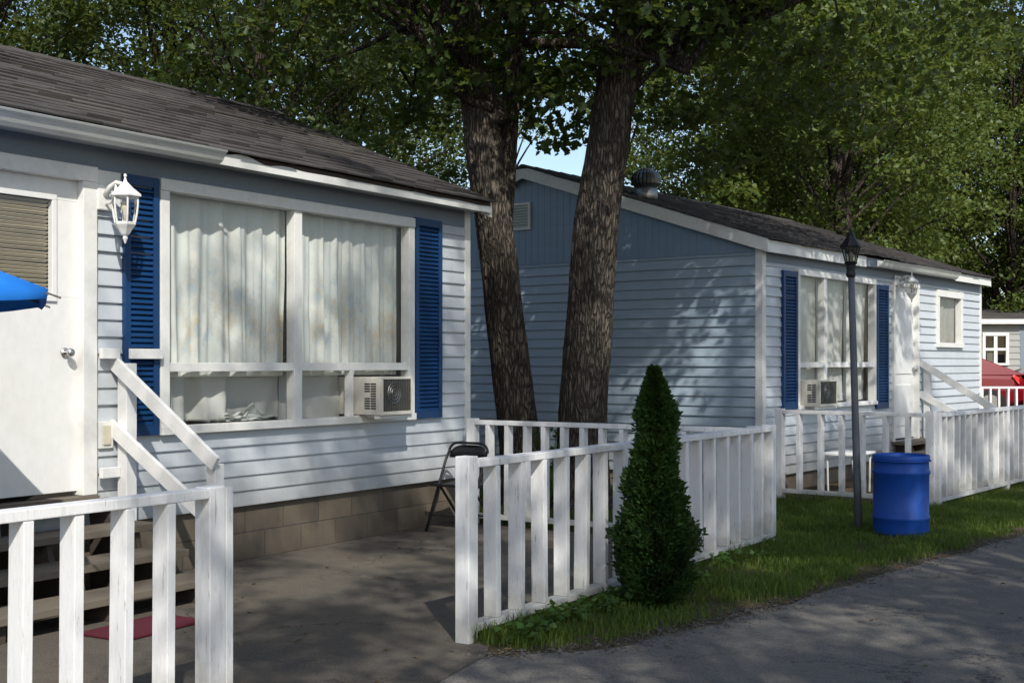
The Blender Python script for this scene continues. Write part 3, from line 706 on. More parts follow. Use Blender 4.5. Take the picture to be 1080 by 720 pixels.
# ================================================================== fences
PICK = {}
def fence(F, u, v, L, ang, label, pitch, h=.985, posts=(), ends=(True, True), skip=0, off=.12, mats=None, base=.06, group=None, thick=(.042, .09)):
    """runs along local +x from (u, v); ang turns it from the facade direction"""
    mt = mats or M['fence']
    t = thing('picket_fence', label, 'picket fence', F.w(u, v, 0), F.rz + ang)
    for p in posts:
        hh = h + random.uniform(.0, .02) if p in (min(posts), max(posts)) else h - .048
        MB().box((p - .045, -.045, -.05), (p + .045, .045, hh)).build('post', mt, t, bevel=.005)
    segs = sorted(posts)
    for a, b in zip(segs, segs[1:]):
        MB().box((a + (.047 if a == segs[0] else .002), -.046, h - .045), (b - (.047 if b == segs[-1] else -.001), .046, h - .004)).build('rail', mt, t, bevel=.004)
        MB().box((a + .047, -.046, base), (b - .047, .046, base + .042)).build('rail', mt, t, bevel=.004)
        n = max(1, round((b - a - .09) / pitch)); e = (b - a) / n; first = None
        for i in range(n - 1):
            if first is None:
                first = MB().box((-thick[0] / 2, -thick[1] / 2, base + .043), (thick[0] / 2, thick[1] / 2, h - .047)).build('picket', mt, t, bevel=.003); p = first
            else: p = copy_obj(first, t)
            p.location = (a + e * (i + 1) - .03 * (skip > 0) + random.uniform(-.008, .008), random.uniform(-.004, .004), 0)
            p.rotation_euler = (random.uniform(-.006, .006), random.uniform(-.012, .012), random.uniform(-.05, .05))
    return t
t = fence(FA, -9.84, 2.99, 3.8, 0, 'white picket fence in front of the near cottage door and steps', .222, posts=(0, 1.80, 3.60), skip=1)
MB().box((3.648, -.045, -.05), (3.69, .045, .98)).build('post', M['fence'], t, bevel=.004)
# doubled end post of the near fence
t = fence(FA, -4.43, 3.045, 4.5, 0, 'white picket fence running behind the cedar shrub to the road side lawn', .228, posts=(0, 2.25, 4.42))
fence(FA, -.2, .2, 2.8, -PI/2, 'low white picket fence between the near cottage corner and the trees', .195, h=.975, posts=(0, 2.78))
fence(FB, -.03, .24, 1.75, -PI/2, 'short white picket fence behind the blue barrel and lamp post', .215, posts=(0, 1.70))
fence(FB, .0, 1.985, 8, 0, 'long white picket fence to the right of the blue barrel', .19, posts=(.0, 2.4, 4.8, 7.2))
FC = Frame((9.6, 26.5), PI/2)
fence(FC, 0, 0, 4, 0, 'distant white picket fence in front of the red cars', .17, h=1.02, posts=(0, 2.2, 4.4))

# ================================================================== small things
# folding chair
t = thing('folding_chair', 'black metal folding chair against the near cottage foundation', 'folding chair', FA.w(0, 0, 0), FA.rz)
def chair():
    ub, uf = -.56, -.94; va, vb = .2, .62
    m = MB(); pts = [(uf, va, 0.01), (ub - .08, va, .62), (ub - .03, va + .005, .70)]
    for k in range(7):
        a = PI / 2 * k / 6; pts.append((ub - .02 + .01 * k / 6, va + .09 - .09 * math.cos(a), .70 + .08 * math.sin(a)))
    pts += [(x, va + vb - y, z) for x, y, z in pts[::-1]]
    m.tube(pts, .0125, 8); m.build('back_frame', M['black'], t, smooth=True)
    for v in (va + .035, vb - .035): MB().tube([(-.80, v, .43), (-.40, v, .01)], .0115, 8).build('leg', M['black'], t, smooth=True)
    m = MB(); m.tube([(-.5, va + .035, .12), (-.5, vb - .035, .12)], .008, 6); m.tube([(-.86, va + .002, .15), (-.86, vb - .002, .15)], .008, 6); m.build('stretcher', M['black'], t)
    m = MB(); nn = 10
    for i in range(nn + 1):
        x = -.90 + .40 * i / nn; dz = .02 * math.sin(i / nn * PI)
        m.v += [(x, va + .015, .435 - dz), (x, vb - .015, .435 - dz), (x, va + .015, .41 - dz), (x, vb - .015, .41 - dz)]
        if i:
            b = 4 * i; a = b - 4
            m.f += [(a, a+1, b+1, b), (a+2, b+2, b+3, a+3), (a, b, b+2, a+2), (a+1, a+3, b+3, b+1)]
    m.f += [(0, 2, 3, 1), (4*nn, 4*nn+1, 4*nn+3, 4*nn+2)]; m.build('seat', M['black'], t, bevel=.004)
    m = MB(); n = 12
    for i in range(n + 1):
        f = i / n; v = va + .012 + (vb - va - .024) * f; bow = .03 * math.sin(f * PI); zt = .762 - .06 * (abs(2 * f - 1) ** 4)
        m.v += [(ub - .035 + bow, v, .645), (ub - .02 + bow, v, zt), (ub - .028 + bow, v, .645), (ub - .012 + bow, v, zt)]
        if i:
            b = 4 * i; a = b - 4; m.f += [(a, b, b+1, a+1), (a+2, a+3, b+3, b+2), (a, a+2, b+2, b), (a+1, b+1, b+3, a+3)]
    m.f += [(0, 1, 3, 2), (4*n, 4*n+2, 4*n+3, 4*n+1)]; m.build('backrest', M['black'], t, smooth=True)
chair()
# barrel
t = thing('barrel', 'blue plastic barrel standing on the grass beside the lamp post', 'barrel', (3.42, 11.17, 0))
R = .238; Hh = .70
m = MB(); m.lathe([(R - .02, .0), (R - .004, .012), (R, .04), (R, .135), (R + .008, .145), (R + .008, .165), (R, .175), (R - .002, .53), (R + .008, .54), (R + .008, .56), (R - .001, .57), (R - .004, .64), (R + .004, .652), (R + .006, Hh - .008), (R - .002, Hh), (R - .012, Hh - .004), (R - .016, .60), (R - .02, .06), (.02, .05)], 56, cap=False)
m.add([(x, y, .05) for x, y in [(.02 * math.cos(2*PI*k/56), .02 * math.sin(2*PI*k/56)) for k in range(56)]], [tuple(range(56))])
m.v = [(x * (1 + .012 * mnoise.noise(Vector((x * 5, y * 5, z * 3)))), y * (1 + .012 * mnoise.noise(Vector((x * 5, y * 5, z * 3)))), z) for x, y, z in m.v]
m.build('body', M['drum'], t, smooth=True)
m = MB(); m.tube([((R + .012) * math.cos(2*PI*k/48), (R + .012) * math.sin(2*PI*k/48), .651) for k in range(49)], .006, 6, cap=False); m.build('ring', M['drum'], t, smooth=True)
# lamp post
t = thing('lamp_post', 'thin grey lamp post with a black lantern top leaning by the barrel', 'lamp post', (3.11, 11.4, 0)); lx = lambda z: -.029 * z
m = MB(); m.tube([(lx(z), 0, z) for z in (-.05, .6, 1.2, 1.8, 2.30)], [.036, .034, .032, .031, .029], 14); m.build('pole', M['pole'], t, smooth=True)
q = (lx(2.4), 0)
m = MB(); m.lathe([(.036, 2.27), (.045, 2.29), (.038, 2.33), (.044, 2.38), (.06, 2.40), (.05, 2.412)], 12, q); m.build('collar', M['black'], t)
m = MB(); m.lathe([(.048, 2.412), (.078, 2.535)], 6, q, cap=False); m.build('glass', M['screen'], t)
m = MB()
for k in range(6):
    a = 2*PI*k/6; m.tube([(q[0] + .05 * math.cos(a), .05 * math.sin(a), 2.41), (q[0] + .082 * math.cos(a), .082 * math.sin(a), 2.54)], .006, 6)
m.build('cage', M['black'], t)
m = MB(); m.lathe([(.095, 2.535), (.10, 2.545), (.06, 2.60), (.035, 2.64), (.038, 2.655), (.014, 2.68), (.018, 2.70), (.004, 2.73)], 6, q); m.build('cap', M['black'], t)
m = MB(); m.lathe([(.015, 2.41), (.022, 2.45), (.02, 2.49), (.004, 2.50)], 10, q); m.build('bulb', M['cream'], t)
# umbrella
t = thing('patio_umbrella', 'bright blue patio umbrella with a wooden rib tip near the door', 'umbrella', (-3.45, 5.8, 0))
n = 8; Rr = 1.33; zt = 2.33; ze = 1.84; m = MB(); seg = 6; rings = 9
for j in range(rings + 1):
    f = j / rings
    for k in range(n * seg):
        a = 2 * PI * k / (n * seg); w_ = (k % seg) / seg; sag = math.sin(w_ * PI)
        r = Rr * f * (1 - .075 * sag * f) ; z = zt - (zt - ze) * (f ** 1.02) - .03 * sag * f
        m.v.append((r * math.cos(a), r * math.sin(a), z))
for j in range(rings):
    for k in range(n * seg):
        k2 = (k + 1) % (n * seg); m.f.append((j*n*seg+k, j*n*seg+k2, (j+1)*n*seg+k2, (j+1)*n*seg+k))
b = rings * n * seg; c = len(m.v)
m.v += [(x * .995, y * .995, z - .045 ) for x, y, z in m.v[b:b + n * seg]]
for k in range(n * seg): m.f.append((b + k, b + (k+1) % (n*seg), c + (k+1) % (n*seg), c + k))
cn = m.build('canopy', M['umb'], t, smooth=True)
for k in range(n):
    a = 2*PI*k/n; MB().bar((0, 0, zt - .03), (1.39 * math.cos(a), -1.39 * math.sin(a), ze - .042), .009, .009).build('rib', M['wood'], t)
m = MB(); m.tube([(0, 0, .05), (0, 0, 2.36)], .019, 12); m.build('pole', M['wood'], t); m = MB(); m.lathe([(.24, .012), (.24, .05), (.06, .09), (.035, .22), (.02, .22)], 24); m.build('base', M['black'], t)
m = MB(); m.lathe([(.03, 2.36), (.03, 2.42), (.01, 2.46)], 12); m.build('finial', M['wood'], t)
# small white table behind the short fence
t = thing('side_table', 'low white table behind the short picket fence of the farther cottage', 'table', FB.w(1.0, .62, 0), FB.rz)
MB().box((-.32, -.2, .44), (.32, .2, .47)).build('tabletop', M['white'], t, bevel=.006)
for a, b in ((-1, -1), (-1, 1), (1, -1), (1, 1)): MB().tube([(.27 * a, .15 * b, .44), (.20 * a, .17 * b, .0)], .012, 8).build('leg', M['white'], t)

# ================================================================== distant shed and cars
FD = Frame((11.27, 32.5), PI/2)
mb = MB(); mb.add([(8, 26.6, .0), (26, 26.6, .0), (26, 27.6, .33), (8.6, 27.6, .33), (26, 60, .33), (8.6, 60, .33), (7.5, 60, 0)], [(0, 1, 2, 3), (3, 2, 4, 5), (0, 3, 5, 6)]); tag(mb.build('parking_lot', M['drive'], flip=False), kind='structure')
t = thing('shed', 'distant grey shed with a white roof edge and a pale window', 'shed', FD.w(0, 0, .33), FD.rz)
m = MB(); rows(m, 0, 1.72, .0, 2.17, .16, lambda a, d, z: (a, d, z), [(.78, 1.40, 1.15, 1.92)]); m.build('wall', M['shed'], t)
m = MB(); rows(m, 1.9, 6, .0, 2.12, .16, lambda a, d, z: (a, d - .3, z)); m.build('wall', M['frieze'], t)
MB().box((1.72, -.3, .0), (1.9, .02, 2.17)).build('corner_post', M['frieze'], t)
MB().box((0, -4, 0), (.03, -.02, 2.17)).build('end_wall', M['frieze'], t); MB().box((.03, -4, 0), (6, -3.97, 2.17)).build('back_wall', M['frieze'], t)
m = MB(); m.box((-.15, .02, 2.17), (1.75, .25, 2.29)); m.build('fascia', M['trim'], t)
m = MB(); m.hexa([(-.15, .24, 2.2), (6.2, .24, 2.2), (6.2, -4.2, 2.6), (-.15, -4.2, 2.6), (-.15, .24, 2.35), (6.2, .24, 2.35), (6.2, -4.2, 2.75), (-.15, -4.2, 2.75)]); m.build('roof', M['shingle'], t)
window(t, .75, 1.43, 1.12, 1.95, [1.09], 1.53, .08, M['screen'])
m = MB(); m.box((.7, -.5, 1.0), (1.5, -.45, 2.1)); m.build('room', M['curtain_plain'], t)

def suv(label, x, y, rz):
    t = thing('parked_car', label, 'car', (x, y, .33), rz, 'red cars parked behind the distant fence')
    t.scale = (1, 1, .87); L = 4.4; hw = .88
    st = [(-2.2, .42, .78, .78), (-2.15, .30, .95, .84), (-1.9, .24, 1.06, .88), (-1.0, .22, 1.08, .9), (0, .22, 1.08, .9), (.75, .22, 1.06, .9), (1.0, .22, 1.06, .9), (1.7, .24, .98, .88), (2.05, .30, .88, .82), (2.2, .42, .72, .70)]
    m = MB(); K = 10
    for x_, zl, zt_, w_ in st:
        q = [(w_ * .86, zl), (w_ * .97, zl + .12), (w_, (zl + zt_) / 2), (w_ * .985, zt_ - .12), (w_ * .93, zt_)]
        m.v += [(x_, a, b) for a, b in q] + [(x_, -a, b) for a, b in q[::-1]]
    for i in range(len(st) - 1):
        for k in range(K): m.f.append((i*K+k, i*K+(k+1) % K, (i+1)*K+(k+1) % K, (i+1)*K+k))
    m.f += [tuple(range(K)), tuple(range((len(st)-1)*K, len(st)*K))]
    m.build('body', M['red'], t, smooth=False, bevel=.02)
    gh = [(-2.15, 1.05, .80, 1.06), (-.95, 1.05, .84, 1.58), (-.35, 1.05, .84, 1.64), (.35, 1.05, .84, 1.60), (1.25, 1.05, .80, 1.06)]
    m = MB()
    for x_, zl, w_, zt_ in gh:
        wt = w_ - .16 * (zt_ - 1.06) / .65
        m.v += [(x_, w_, zl), (x_, wt, zt_), (x_, -wt, zt_), (x_, -w_, zl)]
    for i in range(len(gh) - 1):
        for k in range(3): m.f.append((i*4+k, i*4+k+1, i*4+k+5, i*4+k+4))
    m.build('windows', M['carglass'], t)
    m = MB()
    for i in (1, 2, 3):
        x_, zl, w_, zt_ = gh[i]; wt = w_ - .15 * (zt_ - 1.06) / .65
        m.v += [(x_ + (.06 if i == 3 else -.06 if i == 1 else 0), wt, zt_ - .03), (x_, wt * .95, zt_ + .025), (x_, -wt * .95, zt_ + .025), (x_ + (.06 if i == 3 else -.06 if i == 1 else 0), -wt, zt_ - .03)]
    for i in range(2):
        for k in range(3): m.f.append((i*4+k, i*4+k+1, i*4+k+5, i*4+k+4))
    m.build('roof', M['red'], t)
    for sg in (1, -1):
        for (xa, za), (xb, zb) in (((-.85, 1.06), (-.75, 1.6)), ((.15, 1.06), (.1, 1.62)), ((1.27, 1.05), (.35, 1.61))):
            MB().bar((xa, sg * .825, za), (xb, sg * .70, zb), .05, .09).build('pillar', M['red'], t)
        MB().hexa([(-2.19, sg * .80, 1.04), (-.85, sg * .80, 1.04), (-.75, sg * .69, 1.61), (-.98, sg * .69, 1.60), (-2.17, sg * .85, 1.04), (-.85, sg * .87, 1.04), (-.75, sg * .735, 1.61), (-.95, sg * .73, 1.60)]).build('rear_quarter', M['red'], t, bevel=.015)
    for sx in (-1.35, 1.4):
        for sg in (1, -1):
            wh = MB().tube([(sx, sg * .70, .34), (sx, sg * .91, .34)], .34, 24).build('wheel', M['rubber'], t)
            MB().tube([(sx, sg * .90, .34), (sx, sg * .915, .34)], .21, 16).build('rim', M['steel'], wh)
    for sg in (1, -1):
        MB().hexa([(-2.20, sg * .56, .80), (-2.0, sg * .90, .80), (-1.84, sg * .915, 1.0), (-2.16, sg * .6, 1.0), (-2.19, sg * .56, .98), (-2.0, sg * .895, .98), (-1.86, sg * .905, 1.06), (-2.13, sg * .6, 1.07)]).build('tail_light', M['tail'], t, bevel=.01)
        MB().hexa([(2.17, sg * .5, .66), (2.0, sg * .83, .66), (1.85, sg * .86, .82), (2.1, sg * .5, .82), (2.16, sg * .5, .68), (1.99, sg * .82, .70), (1.84, sg * .85, .86), (2.08, sg * .5, .84)]).build('headlight', M['glass'], t, bevel=.01)
    return t
suv('red car half hidden behind the farther cottage with its sloping rear window showing', 9.22, 29.0, PI)
suv('red car at the edge of the view with a bright tail light', 13.55, 28.6, .12)

# ================================================================== vegetation
def barkwob(seed, amp=.06):
    def f(a, i, p):
        q = Vector((math.cos(a) * 3.2, math.sin(a) * 3.2, p.z * .55 + seed))
        r = 1 - abs(mnoise.noise(q * 1.6)) * 2.2 * amp + amp * .8 * mnoise.noise(q * .45)
        r += amp * .5 * mnoise.noise(Vector((math.cos(a) * 9, math.sin(a) * 9, p.z * 2.2 + seed)))
        return r
    return f
def interp(pts, n):
    out = []; k = len(pts) - 1
    for i in range(n + 1):
        t_ = i / n * k; j = min(int(t_), k - 1); f = t_ - j
        P = [Vector(pts[max(0, min(k, j + d))]) for d in (-1, 0, 1, 2)]
        out.append(.5 * ((2 * P[1]) + (P[2] - P[0]) * f + (2*P[0] - 5*P[1] + 4*P[2] - P[3]) * f*f + (3*P[1] - P[0] - 3*P[2] + P[3]) * f**3))
    return out
def big_tree(label, base, trunk, limbs, crown_c, crown_r, ncl, per, seed, low, mat, sags=()):
    rnd = random.Random(seed)
    t = thing('tree', label, 'tree', base, 0)
    n = 260; P = interp([(x, y, z) for x, y, z, r in trunk], n); rr = [v.x for v in interp([(r, 0, 0) for x, y, z, r in trunk], n)]
    m = MB(); m.tube(P, rr, 72, wob=barkwob(seed, .075)); m.build('trunk', M['bark'], t, smooth=True, flip=False)
    C = []; RR = []
    lm = []
    for L in limbs:
        n2 = 40; P2 = interp([(x, y, z) for x, y, z, r in L], n2); r2 = [v.x for v in interp([(r, 0, 0) for x, y, z, r in L], n2)]
        m = MB(); m.tube(P2, r2, 18, wob=barkwob(seed + 5, .05)); m.build('limb', M['bark'], t, smooth=True, flip=False); lm.append(P2)
    cc = Vector(crown_c); tw = MB()
    k = 0
    while k < ncl:
        d = Vector((rnd.gauss(0, 1), rnd.gauss(0, 1), rnd.gauss(0, 1))).normalized() * (rnd.random() ** .42)
        p = cc + Vector((d.x * crown_r[0], d.y * crown_r[1], d.z * crown_r[2]))
        if p.z < low + .25 * rnd.random(): continue
        k += 1
        C.append(p); RR.append(rnd.uniform(.55, .95))
        if rnd.random() < .45:
            src = rnd.choice(lm + [P]); s = src[rnd.randrange(len(src) // 2, len(src))]
            if (s - p).length < 4.2:
                mid = (s + p) / 2 + Vector((rnd.uniform(-.3, .3), rnd.uniform(-.3, .3), rnd.uniform(-.1, .35)))
                tw.tube(interp([s, mid, p], 7), [.034 - .0038 * q for q in range(8)], 6)
    for (x, y, z, r) in sags: C.append(Vector((x, y, z))); RR.append(r)
    tw.build('branches', M['bark_dark'], t, flip=False, recalc=False)
    Pl = cluster_leaves([tuple(c) for c in C], RR, per, .36)
    leaf_cloud('crown', Pl, RNG.uniform(.055, .14, len(Pl)), mat, t, lobed=True, tilt=.9)
    return t
def px(x, y, d): return ((x - 540) / 1340 * d, d, 1.5 + (383 - y) / 1340 * d)
def rel(b, pts): return [(x - b[0], y - b[1], z, r) for x, y, z, r in pts]
# left trunk
d1 = 13.3; b1 = (.16, d1, 0)
def path(b, d, lst):
    out = []
    for x, y, r in lst:
        q = px(x, y, d); out.append((q[0] - b[0], 0 + (.0), q[2], r))
    return out
tr1 = [(.03, 0, -.05, .36), (.01, 0, .12, .285)] + path(b1, d1, [(551, 490, .235), (545, 440, .218), (533, 340, .202), (522, 240, .197), (511, 160, .195), (503, 110, .168), (497, 80, .135)]) + [(-.62, -.1, 5.4, .13), (-.75, -.2, 6.6, .11), (-.6, -.2, 8.0, .08), (-.5, 0, 9.5, .04)]
l1 = [[(-.30, 0, 4.0, .14), (-.5, .05, 4.45, .12), (-.72, .1, 5.1, .11), (-1.3, .2, 6.3, .09), (-2.2, .4, 7.3, .05)],
      [(-.26, .05, 2.7, .08), (-.23, .2, 3.3, .10), (-.20, .3, 3.9, .10), (-.16, .36, 4.5, .098), (-.08, .4, 5.3, .09), (.05, .5, 6.6, .09), (.3, .8, 8.4, .05)],
      [(-.38, -.1, 4.15, .06), (-.75, -.3, 4.3, .045), (-1.05, -.4, 4.75, .04), (-1.3, -.8, 5.3, .025)],
      [(.0, .2, 4.9, .06), (.6, -.3, 4.75, .045), (1.2, -.6, 4.55, .03)]]
big_tree('bark covered tree leaning left with its forked trunk beside the near cottage corner', b1, tr1, l1, (-.6, .3, 8.0), (4.6, 4.6, 4.2), 330, 105, 3, 4.3, M['leaf'],
         sags=[(-2.4, 0, 4.0, .6), (-1.6, .4, 3.75, .55), (-3.0, .6, 4.3, .7), (.45, .3, 3.95, .5), (.9, .6, 4.3, .6), (-.9, 1.0, 3.6, .5), (-3.8, .6, 4.6, .8), (-2.2, 1.4, 4.1, .7), (-1.3, 1.8, 4.5, .7), (-4.6, 1.6, 4.7, .8), (-.55, -.55, 4.75, .42), (-.15, -.6, 5.05, .5), (-.75, -.5, 4.35, .35), (.15, -.3, 4.45, .35), (-1.2, -.4, 4.6, .5)])
d2 = 13.0; b2 = (.70, d2, 0)
tr2 = [(.0, 0, -.05, .40), (.0, 0, .12, .32)] + path(b2, d2, [(614, 490, .268), (614, 440, .255), (621, 340, .243), (628, 240, .235), (640, 160, .225), (648, 100, .215), (664, 50, .215), (674, 0, .21)]) + [(.62, 0, 6.6, .17), (.7, 0, 8.2, .11), (.75, 0, 9.8, .05)]
l2 = [[(.52, -.1, 4.7, .07), (.85, -.2, 4.85, .06), (1.5, -.3, 4.85, .045), (2.1, -.3, 5.1, .035), (2.6, -.4, 5.35, .02)],
      [(.6, 0, 5.5, .13), (1.3, -.5, 6.6, .10), (2.3, -1.0, 7.6, .05)],
      [(.6, 0, 5.7, .12), (.2, -1.0, 6.8, .09), (.0, -2.2, 7.4, .04)],
      [(.55, .05, 4.3, .035), (.8, -.3, 4.5, .025), (1.05, -.5, 4.35, .015)]]
big_tree('thick dark barked tree with a straight trunk in front of the blue gable', b2, tr2, l2, (1.6, .3, 8.0), (4.6, 4.6, 4.2), 330, 105, 9, 4.3, M['leaf'],
         sags=[(1.3, .2, 4.1, .55), (1.8, .3, 4.45, .6), (2.4, .5, 4.3, .6), (1.5, .8, 3.75, .5), (-.5, .5, 4.2, .5), (2.9, .9, 4.1, .6), (3.4, .6, 4.5, .7), (2.1, -.6, 4.55, .5), (.35, -.55, 5.0, .4), (.1, -.4, 4.5, .4), (-.25, -.3, 4.2, .4), (.95, -.5, 4.75, .4), (1.0, -.1, 4.05, .4)])

# prototypes for the wood behind
def wood_tree(label, seed, H, R, base, nl, per, mat, trunk_r=.17, lsize=(.08, .15), squash=1.0):
    rnd = random.Random(seed); t = thing('tree', label, 'tree')
    b = Vector((rnd.uniform(-.4, .4), rnd.uniform(-.4, .4), 0))
    pts = interp([(0, 0, -.1), (b.x * .3, b.y * .3, H * .25), (b.x, b.y, H * .55), (b.x * .6, b.y * .6, H * .92)], 26)
    m = MB(); m.tube(pts, [trunk_r * (1.25 if i == 0 else 1) * (1 - .8 * i / 26) for i in range(27)], 12, wob=barkwob(seed, .05))
    C = []; RR = []
    for k in range(nl):
        f = (k + .5) / nl; zz = base + (H - base) * f ** .9
        prof = math.sin(PI * (.12 + .82 * f)) ** .7
        a = k * 2.4 + rnd.uniform(-.5, .5); r = R * prof * (.35 + .65 * math.sqrt(rnd.random()))
        p = Vector((r * math.cos(a) + b.x * .7, r * math.sin(a) + b.y * .7, zz + rnd.uniform(-.5, .5)))
        C.append(tuple(p)); RR.append(rnd.uniform(.45, 1.0) * R / 3.4)
        if k % 2 == 0:
            s = pts[min(26, max(6, int(26 * (zz - .9) / H)))]; tr = .05 * (1 - .6 * f)
            m.tube(interp([s, (s + p) / 2 + Vector((0, 0, .25)), p], 6), [tr * (1 - .13 * i) for i in range(7)], 6, cap=False)
    m.build('trunk', M['bark_dark'], t, smooth=True, flip=False, recalc=False)
    P = cluster_leaves(C, RR, per, .55)
    leaf_cloud('crown', P, RNG.uniform(lsize[0], lsize[1], len(P)), mat, t, tilt=.9)
    return t
LBL = 'leafy green tree standing in the wood behind the two cottages'; GRP = 'trees in the wood behind the cottages'
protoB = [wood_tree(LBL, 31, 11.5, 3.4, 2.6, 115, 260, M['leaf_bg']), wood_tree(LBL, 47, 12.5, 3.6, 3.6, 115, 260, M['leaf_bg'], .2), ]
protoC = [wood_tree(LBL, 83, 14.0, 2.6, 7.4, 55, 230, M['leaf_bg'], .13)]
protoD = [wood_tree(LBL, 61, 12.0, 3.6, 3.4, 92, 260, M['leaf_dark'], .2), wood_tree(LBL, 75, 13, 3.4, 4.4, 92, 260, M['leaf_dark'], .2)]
spots = [(-12.5, 24, 1, 0), (-9.2, 21, 1, 1), (-6.6, 24.5, 1, 0), (-4.2, 21.5, 1, 1), (-3.6, 26, 1, 0), (-.3, 34, 2, 0), (2.9, 37, 2, 0), (-9, 31, 1, 0), (-4.5, 34, 1, 1), (-14, 34, 1, 0),
         (6.2, 33, 0, 1), (7.3, 28, 0, 0), (8.2, 31.5, 0, 1), (7.4, 37, 0, 0), (11.2, 38, 0, 1), (14.3, 36.5, 0, 0), (16.5, 41, 0, 1), (-5.2, 42, 0, 1), (12.4, 46, 0, 0), (13.2, 40, 0, 0), (10.6, 43, 0, 0), (15.2, 38.5, 0, 1), (19, 36, 0, 1), (21, 46, 0, 0), (7.5, 48, 0, 1)]
used = set()
for i, (x, y, dk, k) in enumerate(spots):
    p = (protoB, protoD, protoC)[dk][k]
    o = p if (dk, k) not in used else copy_tree(p); used.add((dk, k))
    o.location = (x, y, 0); o.rotation_euler = (0, 0, i * 1.7 + .3); s = random.Random(i).uniform(.92, 1.14); o.scale = (s, s, s * random.Random(i + 50).uniform(.92, 1.12)); o['group'] = GRP
# one tree with a bare dark stem showing over the farther cottage roof
t = copy_tree(protoB[1]); t.location = (6.6, 25.6, 0); t.rotation_euler = (0, 0, 2.2); t.scale = (1.05, 1.05, 1.05)
for ch in list(t.children):
    if ch.name.startswith('crown'): bpy.data.objects.remove(ch)
t['label'] = 'tree with a bare dark trunk rising behind the ridge of the farther cottage'; t.pop('group', None)
m = MB(); m.tube(interp([(0, 0, 0), (-.1, 0, 3.5), (.05, 0, 5.2), (.18, 0, 6.4), (.2, 0, 8)], 20), [.2 - .004 * i for i in range(21)], 12, wob=barkwob(2, .05)); m.tube(interp([(.02, 0, 4.6), (-.35, .1, 5.3), (-.6, .2, 6.4)], 8), [.09 - .008 * i for i in range(9)], 8)
for ch in list(t.children): bpy.data.objects.remove(ch)
m.build('trunk', M['bark_dark'], t, smooth=True, flip=False)
Cq = [(random.gauss(0, 1.3), random.gauss(.8, .8), random.uniform(6.6, 9.5)) for _ in range(34)] + [(random.choice((-1, 1)) * random.uniform(.9, 2), random.uniform(.3, 1.6), random.uniform(4.2, 6.4)) for _ in range(16)]
Pq = cluster_leaves(Cq, [random.uniform(.5, .9) for _ in Cq], 170, .5); leaf_cloud('crown', Pq, RNG.uniform(.10, .18, len(Pq)), M['leaf_bg'], t)
# trees across the road: their shade falls on fence, drive and lawn
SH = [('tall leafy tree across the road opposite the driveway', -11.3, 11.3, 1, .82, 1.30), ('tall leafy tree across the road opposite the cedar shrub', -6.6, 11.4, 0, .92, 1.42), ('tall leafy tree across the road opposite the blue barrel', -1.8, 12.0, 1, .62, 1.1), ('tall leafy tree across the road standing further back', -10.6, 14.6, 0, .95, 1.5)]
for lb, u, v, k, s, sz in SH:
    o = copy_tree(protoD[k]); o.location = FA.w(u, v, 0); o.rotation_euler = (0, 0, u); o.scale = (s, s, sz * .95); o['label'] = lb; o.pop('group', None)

# cedar shrub
t = thing('cedar_shrub', 'dark green cone shaped cedar shrub in front of the white picket fence', 'shrub', (.885, 7.86, 0))
prof = [(0, .12), (.08, .19), (.22, .245), (.42, .245), (.62, .212), (.80, .17), (.95, .132), (1.06, .106), (1.16, .116), (1.26, .095), (1.36, .05), (1.46, .004)]
def pr(z):
    for (a, b), (c, d) in zip(prof, prof[1:]):
        if a <= z <= c: return .80 * (b + (d - b) * (z - a) / (c - a))
    return .008
m = MB(); rows_ = 26; sg = 20
for i in range(rows_ + 1):
    z = .02 + 1.36 * i / rows_
    for k in range(sg):
        a = 2*PI*k/sg; r = pr(z) * .66 * (1 + .25 * mnoise.noise(Vector((math.cos(a) * 2, math.sin(a) * 2, z * 6)))); m.v.append((r * math.cos(a), r * math.sin(a), z))
for i in range(rows_):
    for k in range(sg): m.f.append((i*sg+k, i*sg+(k+1) % sg, (i+1)*sg+(k+1) % sg, (i+1)*sg+k))
m.build('core', M['cedar'], t, flip=False, recalc=False)
N = 38000; zz = RNG.random(N) ** 1.15 * 1.46; aa = RNG.random(N) * 2 * PI
nz = np.array([mnoise.noise(Vector((math.cos(a) * 2.2, math.sin(a) * 2.2, z * 5.5))) + .7 * mnoise.noise(Vector((math.cos(a) * 5, math.sin(a) * 5, z * 13))) for a, z in zip(aa, zz)])
rr = np.array([pr(z) for z in zz]) * (.64 + .38 * np.sqrt(RNG.random(N)) + .46 * nz + .28 * RNG.random(N) ** 9) ; P = np.stack([rr * np.cos(aa) + .012 * np.sin(zz * 7), rr * np.sin(aa), zz], 1)
out = np.stack([np.cos(aa), np.sin(aa), np.full(N, .9)], 1)
side = np.stack([-np.sin(aa), np.cos(aa), np.zeros(N)], 1) * RNG.choice([-1, 1], (N, 1))
leaf_cloud('foliage', P, RNG.uniform(.014, .05, N), M['cedar'], t, nrm=side * 1.2, tilt=1.0, aspect=.45, axis=out)

